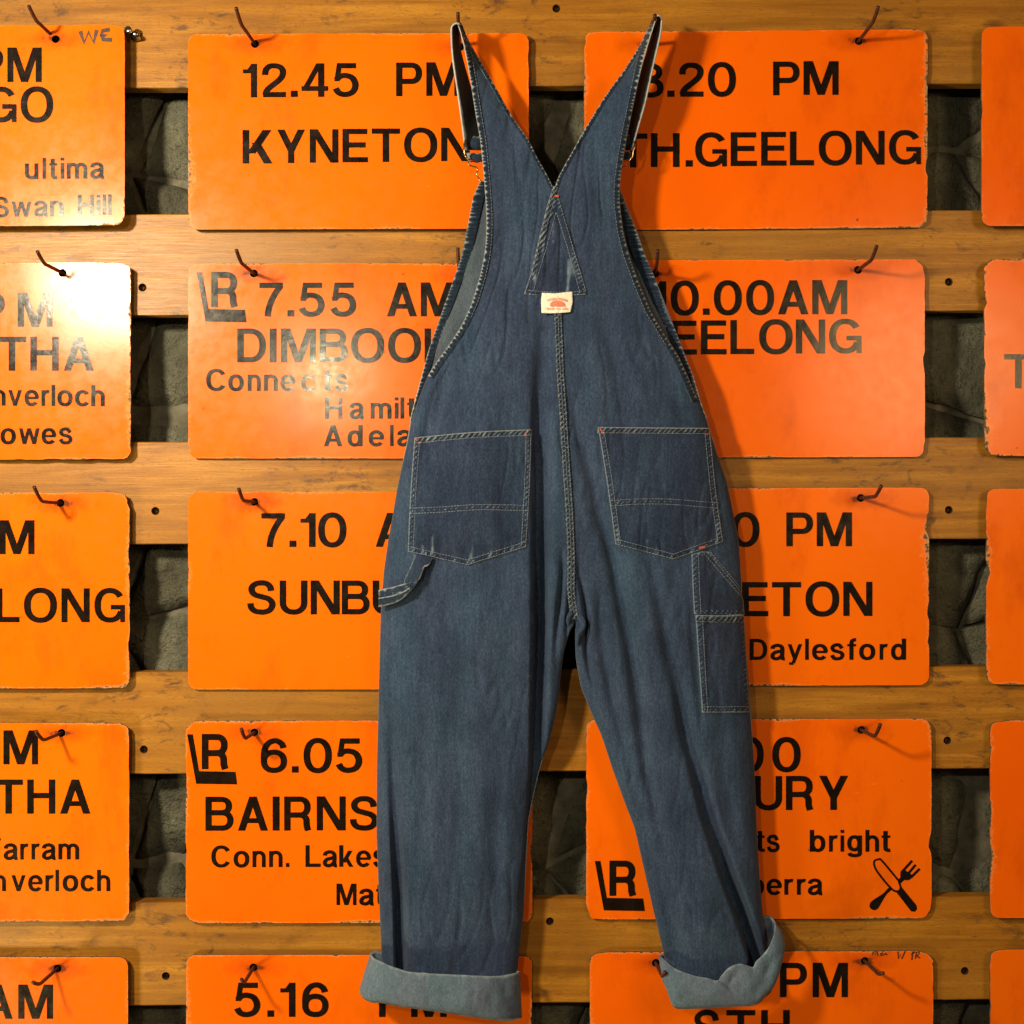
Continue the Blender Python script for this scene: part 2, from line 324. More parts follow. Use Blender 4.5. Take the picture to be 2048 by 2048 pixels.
# ------------------------------------------------------------------ stroke lettering (cap height 1)
def E(cx, cy, rx, ry, a0, a1, n=22, p=2.25):
    out = []
    for i in range(n + 1):
        t = math.radians(a0 + (a1 - a0) * i / n); c, s = math.cos(t), math.sin(t)
        out.append((cx + rx * math.copysign(abs(c) ** (2 / p), c), cy + ry * math.copysign(abs(s) ** (2 / p), s)))
    return out
def glyph(ch, a, b):
    """returns list of shapes: ('s', points) pen strokes, ('p', points) polygons"""
    G = []; xh = 0.745
    V = lambda x, y0, y1, h=None: G.append(('p', [(x - (h or a), y0), (x + (h or a), y0), (x + (h or a), y1), (x - (h or a), y1)]))
    H = lambda y, x0, x1, h=None: G.append(('p', [(x0, y - (h or b)), (x1, y - (h or b)), (x1, y + (h or b)), (x0, y + (h or b))]))
    D = lambda xb, yb, xt, yt, wd: G.append(('p', [(xb, yb), (xb + wd, yb), (xt + wd, yt), (xt, yt)]))
    S = lambda pts: G.append(('s', pts))
    SP = [(.70, .69), (.66, .83), (.55, .91), (.40, .93), (.24, .90), (.13, .80), (.13, .68), (.22, .58), (.42, .52), (.62, .46),
          (.72, .36), (.73, .25), (.66, .13), (.52, .075), (.39, .07), (.22, .10), (.11, .20), (.085, .33)]
    if ch == 'A': D(0, 0, .335, 1, .215); D(.675, 0, .34, 1, .215); H(.295, .18, .70, .072)
    elif ch == 'B':
        V(a, 0, 1); H(b, a, .52); H(.53, a, .50); H(1 - b, a, .50)
        S(E(.49, (1 - b + .53) / 2, .235, (1 - b - .53) / 2, 90, -90)); S(E(.51, (b + .53) / 2, .26, (.53 - b) / 2, 90, -90))
    elif ch == 'C': S(E(.44, .5, .44 - a, .515 - b, 32, 328))
    elif ch == 'D': V(a, 0, 1); H(b, a, .39); H(1 - b, a, .39); S(E(.38, .5, .47 - a, .5 - b, 90, -90))
    elif ch == 'E': V(a, 0, 1); H(b, a, .76); H(.52, a, .69); H(1 - b, a, .74)
    elif ch == 'G': S(E(.46, .5, .46 - a, .515 - b, 33, 338)); V(.84, 0, .50, .07); H(.445, .49, .90, .068)
    elif ch == 'H': V(a, 0, 1); V(.84 - a, 0, 1); H(.53, a, .84 - a)
    elif ch == 'I': V(a, 0, 1)
    elif ch == 'K': V(a, 0, 1); D(.12, .30, .58, 1, .26); D(.62, 0, .26, .62, .25)
    elif ch == 'L': V(a, 0, 1); H(b, a, .72)
    elif ch == 'M': V(.088, 0, 1, .088); V(.98 - .088, 0, 1, .088); D(.39, 0, .06, 1, .20); D(.39, 0, .72, 1, .20)
    elif ch == 'N': V(.09, 0, 1, .09); V(.83 - .09, 0, 1, .09); D(.60, 0, .0, 1, .23)
    elif ch == 'O': S(E(.47, .5, .47 - a, .52 - b, 0, 360, 40))
    elif ch == '0': S(E(.41, .5, .41 - a, .52 - b, 0, 360, 40))
    elif ch == 'P': V(a, 0, 1); H(.44, a, .48); H(1 - b, a, .48); S(E(.47, (1 - b + .44) / 2, .31 - a + .02, (1 - b - .44) / 2, 90, -90))
    elif ch == 'R':
        V(a, 0, 1); H(.455, a, .48); H(1 - b, a, .48); S(E(.47, (1 - b + .455) / 2, .33 - a, (1 - b - .455) / 2, 90, -90))
        S([(.42, .46)] + E(.43, .27, .245, .19, 90, 0, 10) + [(.68, .14), (.705, .05), (.725, .0)])
    elif ch == 'S': S(catmull(SP, 4))
    elif ch == 'T': V(.42, 0, 1); H(1 - b, 0, .84)
    elif ch == 'U': S([(a, 1), (a, .6)] + E(.415, .36, .415 - a, .37 - b, 180, 360, 20) + [(.83 - a, .6), (.83 - a, 1)])
    elif ch == 'W': D(.16, 0, 0, 1, .18); D(.16, 0, .40, 1, .18); D(.62, 0, .40, 1, .18); D(.62, 0, .80, 1, .18)
    elif ch == 'Y': V(.43, 0, .42); D(.325, .36, 0, 1, .225); D(.31, .36, .635, 1, .225)
    elif ch == '1': V(.35, 0, 1); H(.775, 0, .3, .06); G.append(('p', [(.12, .80), (.27, .80), (.27, 1)]))
    elif ch == '2':
        S(catmull([(.095, .66), (.11, .80), (.21, .91), (.37, .935), (.54, .90), (.63, .80), (.63, .67), (.55, .54), (.38, .40), (.21, .27), (.13, .17), (.105, .07)], 4))
        H(b, .03, .73)
    elif ch == '4': V(.56, 0, 1, .09); H(.25, 0, .76, .072); D(0, .20, .42, 1, .17)
    elif ch == '5':
        H(1 - b, .17, .70); D(.055, .46, .135, 1, .155)
        S(catmull([(.12, .50), (.22, .60), (.38, .63), (.57, .57), (.665, .42), (.665, .26), (.57, .12), (.38, .065), (.2, .11), (.095, .25)], 5))
    elif ch == '6':
        S(E(.40, .335, .40 - a, .345 - b, 0, 360, 32)); S(catmull([(.69, .72), (.63, .85), (.46, .935), (.27, .89), (.14, .74), (.10, .55), (a, .36)], 5))
    elif ch == '7': H(1 - b, 0, .73); S(catmull([(.655, .90), (.52, .72), (.40, .52), (.31, .30), (.27, .12), (.255, 0)], 5))
    elif ch == '8': S(E(.40, .745, .26, .265 - b, 0, 360, 30)); S(E(.40, .285, .40 - a, .295 - b, 0, 360, 32))
    elif ch == '.': V(.1, 0, .19, .1)
    elif ch == 'n': V(a, 0, xh); S([(a, .34)] + E(.335, .44, .335 - a, xh + .012 - b - .44, 180, 0, 18) + [(.67 - a, .3), (.67 - a, 0)])
    elif ch == 'h': V(a, 0, 1); S([(a, .34)] + E(.335, .44, .335 - a, xh + .012 - b - .44, 180, 0, 18) + [(.67 - a, .3), (.67 - a, 0)])
    elif ch == 'u': V(.67 - a, 0, xh); S([(.67 - a, .40)] + E(.335, .30, .335 - a, .31 - b, 0, -180, 18) + [(a, .4), (a, xh)])
    elif ch == 'm':
        V(a, 0, xh)
        for c0 in (0, .42): S([(a + c0, .34)] + E(.21 + a + c0, .46, .21, xh + .012 - b - .46, 180, 0, 14) + [(.42 + a + c0, .3), (.42 + a + c0, 0)])
    elif ch == 'r': V(a, 0, xh); S(E(.36, .42, .36 - a, xh + .01 - b - .42, 180, 85, 12) + [(.43, xh - b)])
    elif ch == 'i': V(a, 0, xh); V(a, .86, 1)
    elif ch == 'l': V(a, 0, 1)
    elif ch == 't': S(catmull([(.17, .95), (.17, .6), (.17, .22), (.20, .10), (.29, .065), (.38, .068)], 4)); H(xh - .055, 0, .38, .055)
    elif ch == 'o': S(E(.355, .37, .355 - a, .39 - b, 0, 360, 32))
    elif ch == 'a':
        S(catmull([(.085, .52), (.12, .63), (.28, .69), (.45, .66), (.53, .55), (.53, .3), (.53, .14), (.56, .06), (.65, .055)], 4))
        S(catmull([(.53, .44), (.38, .40), (.19, .35), (.085, .22), (.12, .10), (.26, .055), (.42, .11), (.53, .24)], 4))
    elif ch == 'e': S(E(.36, .37, .36 - a, .39 - b, 0, 322, 26)); H(.375, a * 1.5, .69, .058)
    elif ch == 'c': S(E(.35, .37, .35 - a, .39 - b, 36, 324, 24))
    elif ch == 's': S(catmull([(x * .78, y * .76) for x, y in [(.70, .70)] + SP[2:16] + [(.085, .30)]], 4))
    elif ch == 'v': D(.245, 0, 0, xh, .175); D(.245, 0, .49, xh, .175)
    elif ch == 'w': D(.16, 0, 0, xh, .165); D(.16, 0, .375, xh, .165); D(.60, 0, .375, xh, .165); D(.60, 0, .76, xh, .165)
    elif ch == 'k': V(a, 0, 1); D(.10, .20, .42, xh, .21); D(.47, 0, .22, .42, .20)
    elif ch == 'd': V(.70 - a, 0, 1); S(E(.34, .37, .34 - a, .39 - b, 0, 360, 30))
    elif ch == 'b': V(a, 0, 1); S(E(.36, .37, .34 - a, .39 - b, 0, 360, 30))
    elif ch == 'g':
        V(.68 - a, -.02, xh); S(E(.33, .385, .33 - a, .375 - b, 0, 360, 30))
        S(catmull([(.68 - a, 0), (.57, -.12), (.44, -.17), (.30, -.175), (.15, -.14), (.09, -.06)], 4))
    elif ch == 'y': D(.245, .03, 0, xh, .175); D(.165, -.16, .49, xh, .17); H(-.17, .06, .27, .06)
    elif ch == 'f': S(catmull([(.41, .945), (.31, .94), (.22, .88), (.195, .75), (.195, .4), (.195, 0)], 4)); H(xh - .055, 0, .41, .055)
    return G
def stroke_quads(pts, a, b):
    n = len(pts); L = []; R = []
    closed = math.dist(pts[0], pts[-1]) < 1e-6
    for i in range(n):
        if closed: p0 = pts[(i - 1) % (n - 1)]; p1 = pts[(i + 1) % (n - 1)] if i < n - 1 else pts[1]
        else: p0 = pts[max(0, i - 1)]; p1 = pts[min(n - 1, i + 1)]
        tx, ty = p1[0] - p0[0], p1[1] - p0[1]
        # ellipse pen support
        nx, ny = -ty, tx; q = math.hypot(nx * a, ny * b) or 1
        ox, oy = a * a * nx / q, b * b * ny / q
        L.append((pts[i][0] + ox, pts[i][1] + oy)); R.append((pts[i][0] - ox, pts[i][1] - oy))
    return L, R
class Lettering:
    def __init__(self): self.V = []; self.F = []; self.k = 0
    def poly(self, pts3):
        b = len(self.V); self.V += pts3
        tri = tessellate_polygon([[Vector((p.x, p.z, 0)) for p in pts3]])
        for t in tri:
            A, B, C = (pts3[i] for i in t)
            nrm = (B - A).cross(C - A)
            self.F.append(tuple(b + i for i in (t if nrm.y < 0 else t[::-1])))
    def strip(self, L, R):
        b = len(self.V); n = len(L); self.V += L + R
        for i in range(n - 1):
            q = (b + i, b + i + 1, b + n + i + 1, b + n + i)
            A, B, C = self.V[q[0]], self.V[q[1]], self.V[q[2]]
            self.F.append(q if (B - A).cross(C - A).y < 0 else q[::-1])
    def add(self, ch, x0, x1, ybase, cap, d, pen, shear=0.0):
        a, b = pen; G = glyph(ch, a, b)
        shapes = []
        for kind, pts in G:
            if kind == 'p': shapes.append(('p', pts, None))
            else: L, R = stroke_quads(pts, a, b); shapes.append(('s', L, R))
        xs = [p[0] for s in shapes for p in (s[1] + (s[2] or []))]
        mn, mx = min(xs), max(xs); sx = (x1 - x0) / (mx - mn)
        for s in shapes:
            self.k += 1; dd = d + 0.00002 * (self.k % 7)
            f = lambda p: at(x0 + (p[0] - mn) * sx, ybase - p[1] * cap + shear * (x0 + (p[0] - mn) * sx), dd)
            if s[0] == 'p': self.poly([f(p) for p in s[1]])
            else: self.strip([f(p) for p in s[1]], [f(p) for p in s[2]])
    def stroke_px(self, pts, wpx, d):
        self.k += 1; L, R = stroke_quads(pts, wpx / 2, wpx / 2); dd = d + 0.00002 * (self.k % 7)
        self.strip([at(x, y, dd) for x, y in L], [at(x, y, dd) for x, y in R])
    def poly_px(self, pts, d):
        self.k += 1; self.poly([at(x, y, d + 0.00002 * (self.k % 7)) for x, y in pts])
    def make(self, name, mat, parent, label=None):
        return link(name, mesh_pd(self.V, self.F), mat, parent, smooth=False, label=label)
# ================================================================== THE WALL
# rubble stones far behind the boards
STONE_D = -0.052
wall = thing('stone_wall', (0, 0.11, -1.0), 'rough grey green rubble wall seen in the gaps behind the boards', 'wall')
def build_stones():
    V = []; nxs, nys = 15, 14; x0, z0 = -1.25, -1.2; sx, sz = 2.5 / nxs, 2.4 / nys
    P = {}
    rnd = random.Random(11)
    for j in range(nys + 1):
        for i in range(nxs + 1):
            P[i, j] = Vector((x0 + (i + rnd.uniform(-.30, .30) + (0.5 if j % 2 else 0)) * sx - sx * .25, 0, z0 + (j + rnd.uniform(-.27, .27)) * sz))
    for j in range(nys):
        for i in range(nxs):
            A, B, C, Dd = P[i, j], P[i + 1, j], P[i + 1, j + 1], P[i, j + 1]
            cen = (A + B + C + Dd) / 4; n = 16; VV = []; dp = rnd.uniform(-0.010, 0.012); seed = Vector((i * 3.1, j * 1.7, 0))
            tx, tz = rnd.uniform(-.10, .10), rnd.uniform(-.10, .10); gap = rnd.uniform(.965, 1.0)
            for q in range(n):
                for p in range(n):
                    u = p / (n - 1); v = q / (n - 1)
                    pt = A.lerp(B, u).lerp(Dd.lerp(C, u), v); off = pt - cen
                    wob = 1 + 0.10 * noise.noise(off.normalized() * 1.6 + seed) if off.length > 0 else 1
                    pt = cen + off * gap * min(wob, 1.02)
                    e = min(u, 1 - u, v, 1 - v) * 2
                    dome = 0.017 * (1 - (1 - min(1, e * 2.6)) ** 2.6)
                    h = dome + 0.0055 * noise.fractal(pt * 15 + seed, 0.8, 2.0, 5) + .004 * abs(noise.noise(pt * 40 + seed)) + dp + off.x * tx + off.z * tz
                    VV.append((pt.x, 0.080 - h, pt.z))
            link('stone', mesh_pd(VV, grid_faces(n, n, True)), STONE, wall)
    mv = [(-1.4, 0.076, -1.35), (1.4, 0.076, -1.35), (1.4, 0.076, 1.35), (-1.4, 0.076, 1.35)]
    mv += [(x, 0.16, z) for x, y, z in mv]
    link('mortar', mesh_pd(mv, [(0, 1, 2, 3), (4, 7, 6, 5), (0, 4, 5, 1), (1, 5, 6, 2), (2, 6, 7, 3), (3, 7, 4, 0)]), MORTAR, wall, smooth=False)
build_stones()

# flat plates with real holes ----------------------------------------
def fill_plate(bm, loops):
    """fill between closed vertex loops, facing the camera (-y)"""
    es = []
    for lp in loops:
        for i in range(len(lp)):
            a, b = lp[i], lp[(i + 1) % len(lp)]
            es.append(bm.edges.get((a, b)) or bm.edges.new((a, b)))
    r = bmesh.ops.triangle_fill(bm, use_beauty=True, use_dissolve=False, edges=es)
    fs = [g for g in r['geom'] if isinstance(g, bmesh.types.BMFace)]
    for f in fs:
        f.normal_update()
        if f.normal.y > 0: f.normal_flip()
    return fs
def loop_px(cx, cy, r, d, n=14, sq=1.0):
    return [at(cx + r * math.cos(t), cy + r * sq * math.sin(t), d) for t in (2 * math.pi * k / n for k in range(n))]
def ring_faces(bm, A, B, mat=0):
    n = len(A)
    for i in range(n):
        j = (i + 1) % n
        f = bm.faces.new((A[i], A[j], B[j], B[i])); f.material_index = mat

# hooks: (hole x, hole y, which sign, reach, sideways, rise)
HOOKS = [
 (111, 78, 'beside the handwritten WE on the top left sign', .080, -.004, .012),
 (510, 88, 'in the left hole of the 12.45 PM KYNETON sign', .086, -.006, .014),
 (920, 94, 'holding the left strap of the overalls', .084, .001, .012),
 (1298, 90, 'holding the right strap of the overalls', .084, -.002, .006),
 (1717.5, 82, 'in the right hole of the 3.20 PM STH.GEELONG sign', .080, .002, .014),
 (125, 546, 'in the shiny corner of the sign ending owes', .076, -.004, .014),
 (508, 547, 'in the left hole of the 7.55 AM DIMBOOLA sign', .086, -.004, .014),
 (925, 549, 'half hidden left of the bib, in the 7.55 AM sign', .036, -.005, .031),
 (1310, 547, 'half hidden right of the bib, in the 10.00AM sign', .080, -.006, .015),
 (1716, 540, 'in the right hole of the 10.00AM GEELONG sign', .080, .001, .016),
 (121, 1006, 'on the left sign ending LONG', .082, -.003, .022),
 (509, 1004, 'in the left hole of the 7.10 SUNBURY sign', .076, -.004, .018),
 (1721.5, 996, 'in the chipped hole of the Daylesford sign', .080, .003, .016),
 (123, 1466, 'overlapping the M above THA and arram', .082, -.002, .019),
 (509, 1465, 'between the R emblem and 6.05', .070, -.002, .019),
 (1723, 1460, 'above the right sign with bright and a knife and fork', .076, .002, .023),
 (115, 1937, 'above the AM at the lower left corner', .078, -.002, .013),
 (507, 1935, 'above the 5.16 PM sign', .072, .0, .013),
 (1312, 1926, 'beside the rolled right cuff', .070, .003, .016),
 (1730, 1922, 'right of the lowest PM, above STH', .066, .004, .010),
]
SCREWS = {1: [(1113, 17)], 2: [(285, 575), (1898, 564)], 3: [(311, 1022), (1898, 1020)], 4: [(288, 1499), (1895, 1481)], 5: [(332, 1952), (1100, 1843), (1930, 1942)]}
BD = -0.007      # board faces
BOARDS = [ # y top left, y top right (x=300, x=1900), y bottom left, bottom right
 (-75, -84, 176.5, 168), (429, 421, 631, 622), (884, 875, 1088, 1078), (1343.5, 1333, 1547.5, 1537), (1804, 1793, 2010.5, 1999)]
BN = ['topmost', 'second from the top', 'middle', 'fourth from the top', 'lowest visible']
for bi, (tl, tr, bl, br) in enumerate(BOARDS):
    o = thing('wooden_board', at(1024, (bl + br) / 2, BD), BN[bi] + ' horizontal varnished pine board behind the orange signs', 'board', 'pine boards fixed across the stone wall')
    def yt(x): return tl + (tr - tl) * (x - 300) / 1600
    def yb(x): return bl + (br - bl) * (x - 300) / 1600
    bm = bmesh.new(); rnd = random.Random(bi)
    XL, XR = -500, 2550; nseg = 60
    def outline(ins, d, jit=0.0):
        P = []
        for i in range(nseg + 1):
            x = XL + ins + (XR - XL - 2 * ins) * i / nseg; P.append(at(x, yt(x) + ins + jit * .5 * noise.noise(Vector((x * .013, bi, 0))), d))
        for i in range(nseg + 1):
            x = XR - ins - (XR - XL - 2 * ins) * i / nseg; P.append(at(x, yb(x) - ins + jit * .5 * noise.noise(Vector((x * .013, bi + 9, 0))), d))
        return [bm.verts.new(p) for p in P]
    r0 = outline(1.6, BD, 2); r1 = outline(0, BD - .0012, 2); 
    # the back ring keeps the board's true size
    r2 = [bm.verts.new((v.co.x, -BD + .020, v.co.z)) for v in r1]
    ring_faces(bm, r0, r1); ring_faces(bm, r1, r2)
    bm.faces.new(r2)
    loops = [r0]; holes = [(x, y, 7.5) for x, y in SCREWS[bi + 1]] + [(hx, hy, 7) for hx, hy, *_ in HOOKS if yt(hx) + 12 < hy < yb(hx) - 12]
    cups = []
    for hx, hy, hr in holes:
        A = [bm.verts.new(p) for p in loop_px(hx, hy, hr * 1.15, BD, 14)]
        B = [bm.verts.new(p) for p in loop_px(hx, hy, hr, BD - .0016, 14)]
        C = [bm.verts.new((v.co.x, v.co.y + .011, v.co.z)) for v in B]
        loops.append(A); cups.append((A, B, C))
    fill_plate(bm, loops)
    for A, B, C in cups:
        ring_faces(bm, A, B); ring_faces(bm, B, C, 1); f = bm.faces.new(C); f.material_index = 1
    bmesh.ops.recalc_face_normals(bm, faces=bm.faces[:])
    me = bpy.data.meshes.new('board'); bm.to_mesh(me); bm.free()
    link('plank', me, [WOOD, BLACKHOLE], o, smooth=False)
    for sx, sy in SCREWS[bi + 1]:
        c = at(sx, sy, BD - .0095)
        v, f = tube_mesh([c + Vector((0, .002, 0)), c, c - Vector((0, .0006, 0))], [.0042, .0042, .0030], 12)
        link('screw_head', mesh_pd(v, f), RUST, o)

# the bright screw at the top left
sc = thing('screw', at(262, 66, 0), 'shiny crooked metal screw beside the top left orange sign', 'screw')
c0 = at(268, 72, -0.007); ax = (at(254, 58, 0.012) - c0)
pts = [c0 + ax * t for t in (0, .25, .5, .72, .76, .95, 1.0)]
v, f = tube_mesh(pts, [.0028, .0031, .0026, .003, .0058, .0055, .0030], 12)
link('screw_head', mesh_pd(v, f), STEEL, sc)
v, f = tube_mesh([at(276, 66, -.006), at(272, 72, .002), at(266, 78, -.002)], [.006, .0082, .004], 10)
link('washer', mesh_pd(v, f), STEEL, sc)

# ================================================================== SIGNS
PEN = (.098, .079); PENS = (.099, .080)
K = 512 / 1932
def off(o, lst): return [(c, o[0] + a * K, o[0] + b * K) for c, a, b in lst]
SIGNS = []
def sign(box, rise, d, label, holes, lines, cond=None, tilt=(0, 0), extra=None, seed=0):
    SIGNS.append((box, rise, d, label, holes, lines, cond, tilt, extra, seed))
# a line: (words, origin of crop, baseline left v, baseline right v, cap v, small?, letters (char, x0, x1))
def L_(words, o, vb0, vb1, cap, small, letters): return (words, o, vb0, vb1, cap, small, letters)
C0, C1, C2, C3 = 0, 512, 1024, 1536
sign((-431, 52, 249.5, 453), -6, .017, 'leftmost sign of the top row, tilted, reading ultima and Swan Hill', [(111, 78)], [
  L_('PM', (C0, C0), 620, 618, 261, 0, [('P', -190, 24), ('M', 55, 315)]),
  L_('GO', (C0, C0), 922, 922, 266, 0, [('G', -112, 125), ('O', 155, 402)]),
  L_('ultima', (C0, C0), 1352, 1346, 160, 1, [('u', 187, 290), ('l', 320, 347), ('t', 372, 432), ('i', 457, 485), ('m', 503, 658), ('a', 680, 785)]),
  L_('Swan Hill', (C0, C0), 1640, 1620, 155, 1, [('S', -62, 68), ('w', 87, 235), ('a', 257, 358), ('n', 377, 478), ('H', 587, 708), ('i', 728, 756), ('l', 774, 800), ('l', 815, 842)])],
  extra='we')
sign((376, 67, 1057.5, 458), -2, .006, 'sign reading 12.45 PM KYNETON, left of the overalls straps', [(510, 88), (920, 94)], [
  L_('12.45 PM', (C1, C0), 735, 722, 254, 0, [('1', -100, 8), ('2', 45, 228), ('.', 262, 315), ('4', 343, 545), ('5', 578, 775), ('P', 1057, 1253), ('M', 1285, 1543)]),
  L_('KYNETON', (C1, C0), 1234, 1214, 253, 0, [('K', -102, 125), ('Y', 160, 370), ('N', 405, 622), ('E', 652, 845), ('T', 873, 1087), ('O', 1117, 1368), ('N', 1397, 1612)])])
sign((1168, 61, 1855.5, 458), -5, .0, 'sign ending 20 PM and TH.GEELONG with a chipped right edge', [(1298, 90), (1717.5, 82)], [
  L_('8.20 PM', (C2, C0), 735, 712, 255, 0, [('8', 945, 1145), ('.', 1172, 1227), ('2', 1262, 1447), ('0', 1478, 1690), ('P', 1970, 2170), ('M', 2200, 2465)]),
  L_('STH.GEELONG', (C2, C0), 1266, 1237, 256, 0, [('S', 560, 765), ('T', 808, 1022), ('H', 1048, 1265), ('.', 1310, 1365), ('G', 1382, 1622), ('E', 1650, 1848), ('E', 1880, 2072), ('L', 2097, 2280), ('O', 2315, 2564), ('N', 2595, 2812), ('G', 2845, 3087)])], cond=1)
sign((1963, 53, 2650, 452), 0, .012, 'plain orange strip of sign at right of the top row', [], [])
sign((-420, 525.5, 262, 919.5), -2, .007, 'left sign with a bright glare, reading nverloch and owes', [(125, 546)], [
  L_('PM', (C0, C1), 535, 535, 258, 0, [('P', -165, 36), ('M', 133, 397)]),
  L_('THA', (C0, C1), 866, 866, 257, 0, [('T', -18, 197), ('H', 228, 443), ('A', 480, 707)]),
  L_('nverloch', (C0, C1), 1130, 1134, 160, 1, [('n', -60, 42), ('v', 62, 165), ('e', 185, 293), ('r', 312, 375), ('l', 388, 416), ('o', 432, 548), ('c', 565, 672), ('h', 688, 790)]),
  L_('owes', (C0, C1), 1420, 1418, 160, 1, [('o', 3, 120), ('w', 143, 298), ('e', 313, 425), ('s', 443, 547)])], cond=3)
sign((376, 527, 1057, 917), 0, .0, 'sign reading 7.55 AM, Connects, Hamilt and Adela', [(508, 547), (925, 549)], [
  L_('7.55 AM', (C1, C1), 457, 455, 256, 0, [('7', 25, 205), ('.', 237, 290), ('5', 322, 518), ('5', 560, 757), ('A', 988, 1215), ('M', 1243, 1505)]),
  L_('DIMBOOLA', (C1, C1), 803, 803, 256, 0, [('D', -142, 75), ('I', 103, 155), ('M', 188, 452), ('B', 480, 692), ('O', 717, 968), ('O', 997, 1245), ('L', 1272, 1450), ('A', 1470, 1700)]),
  L_('Connects', (C1, C1), 1018, 1018, 165, 1, [('C', -377, -232), ('o', -210, -92), ('n', -63, 36), ('n', 60, 165), ('e', 183, 297), ('c', 340, 447), ('t', 505, 575), ('s', 593, 693)]),
  L_('Hamilton', (C1, C1), 1230, 1226, 160, 1, [('H', 520, 652), ('a', 705, 813), ('m', 865, 1022), ('i', 1047, 1075), ('l', 1090, 1118), ('t', 1140, 1215)]),
  L_('Adelaide', (C1, C1), 1437, 1434, 160, 1, [('A', 512, 652), ('d', 690, 805), ('e', 850, 967), ('l', 1012, 1038), ('a', 1065, 1175)])], cond=2, extra='lr2')
sign((1168, 519.5, 1850, 915), -2, .0, 'sign reading 00AM and EELONG right of the overalls', [(1310, 547), (1716, 540)], [
  L_('10.00AM', (C2, C1), 447, 437, 257, 0, [('1', 1055, 1165), ('0', 1197, 1410), ('.', 1440, 1492), ('0', 1523, 1735), ('0', 1767, 1978), ('A', 2007, 2238), ('M', 2266, 2530)]),
  L_('GEELONG', (C2, C1), 747, 731, 257, 0, [('G', 935, 1172), ('E', 1200, 1397), ('E', 1425, 1620), ('L', 1648, 1828), ('O', 1865, 2118), ('N', 2142, 2363), ('G', 2393, 2638)])], cond=1)
sign((1968, 518, 2650, 912), 0, .009, 'right sign showing only the letter T, with worn brown edge', [], [
  L_('T', (C3, C1), 998, 998, 258, 0, [('T', 1783, 1997)])], cond=3)
sign((-420, 985.5, 259.5, 1377), -1, .006, 'left sign ending LONG with worn right edge', [(121, 1006)], [
  L_('M', (C0, C2), 318, 318, 256, 0, [('M', -5, 260)]),
  L_('LONG', (C0, C2), 832, 832, 256, 0, [('L', -30, 147), ('O', 180, 430), ('N', 463, 677), ('G', 712, 943)])], cond=3)
sign((376, 983.5, 1058, 1379), 0, .0, 'sign reading 7.10 and SUNBU left of the overalls', [(509, 1004)], [
  L_('7.10 AM', (C1, C2), 265, 262, 256, 0, [('7', 40, 220), ('.', 252, 305), ('1', 335, 450), ('0', 468, 683), ('A', 903, 1130)]),
  L_('SUNBURY', (C1, C2), 773, 773, 256, 0, [('S', -67, 148), ('U', 178, 388), ('N', 412, 632), ('B', 647, 857), ('U', 880, 1092)])])
sign((1170, 976, 1858.5, 1371.5), -2, .0, 'sign reading ETON and Daylesford', [(1721.5, 996)], [
  L_('0 PM', (C2, C2), 260, 258, 256, 0, [('0', 1655, 1868), ('P', 2070, 2272), ('M', 2300, 2566)]),
  L_('KYNETON', (C2, C2), 787, 784, 258, 0, [('E', 1737, 1934), ('T', 1962, 2182), ('O', 2215, 2470), ('N', 2500, 2720)]),
  L_('Daylesford', (C3, C2), 1117, 1115, 160, 1, [('D', -138, -6), ('a', 17, 128), ('y', 148, 258), ('l', 280, 308), ('e', 332, 452), ('s', 468, 577), ('f', 598, 665), ('o', 687, 810), ('r', 842, 905), ('d', 928, 1042)])], cond=1)
sign((1972, 977, 2650, 1369), 0, .009, 'blank orange sign edge at right of the middle row', [], [], cond=1)
sign((-420, 1446, 258.5, 1843), -1, .006, 'left sign reading THA, arram and nverloch', [(123, 1466)], [
  L_('M', (C0, C2), 1905, 1905, 257, 0, [('M', 25, 287)]),
  L_('THA', (C0, C3), 345, 345, 258, 0, [('T', -42, 172), ('H', 205, 417), ('A', 453, 682)]),
  L_('Yarram', (C0, C3), 692, 690, 160, 1, [('Y', -128, 10), ('a', 27, 133), ('r', 152, 215), ('r', 237, 300), ('a', 315, 420), ('m', 440, 597)]),
  L_('nverloch', (C0, C3), 930, 930, 162, 1, [('n', -55, 45), ('v', 86, 192), ('e', 212, 322), ('r', 342, 405), ('l', 418, 445), ('o', 472, 590), ('c', 607, 712), ('h', 732, 832)])], cond=1)
sign((371, 1441, 1065, 1846), -1, .001, 'sign reading 6.05, BAIRNS and Conn. Lakes', [(509, 1465)], [
  L_('6.05', (C1, C2), 1968, 1966, 258, 0, [('6', 35, 235), ('.', 270, 322), ('0', 358, 573), ('5', 600, 802)]),
  L_('BAIRNS', (C1, C3), 474, 470, 257, 0, [('B', -382, -170), ('A', -137, 90), ('I', 125, 178), ('R', 212, 417), ('N', 458, 677), ('S', 708, 922)]),
  L_('Conn. Lakes', (C1, C3), 750, 745, 164, 1, [('C', -338, -197), ('o', -170, -50), ('n', -27, 73), ('n', 98, 200), ('.', 225, 252), ('L', 373, 488), ('a', 503, 612), ('k', 627, 735), ('e', 755, 868), ('s', 882, 985)]),
  L_('Mat', (C1, C3), 1035, 1035, 162, 1, [('M', 607, 758), ('a', 778, 888), ('t', 905, 970)])], extra='lr4', cond=1)
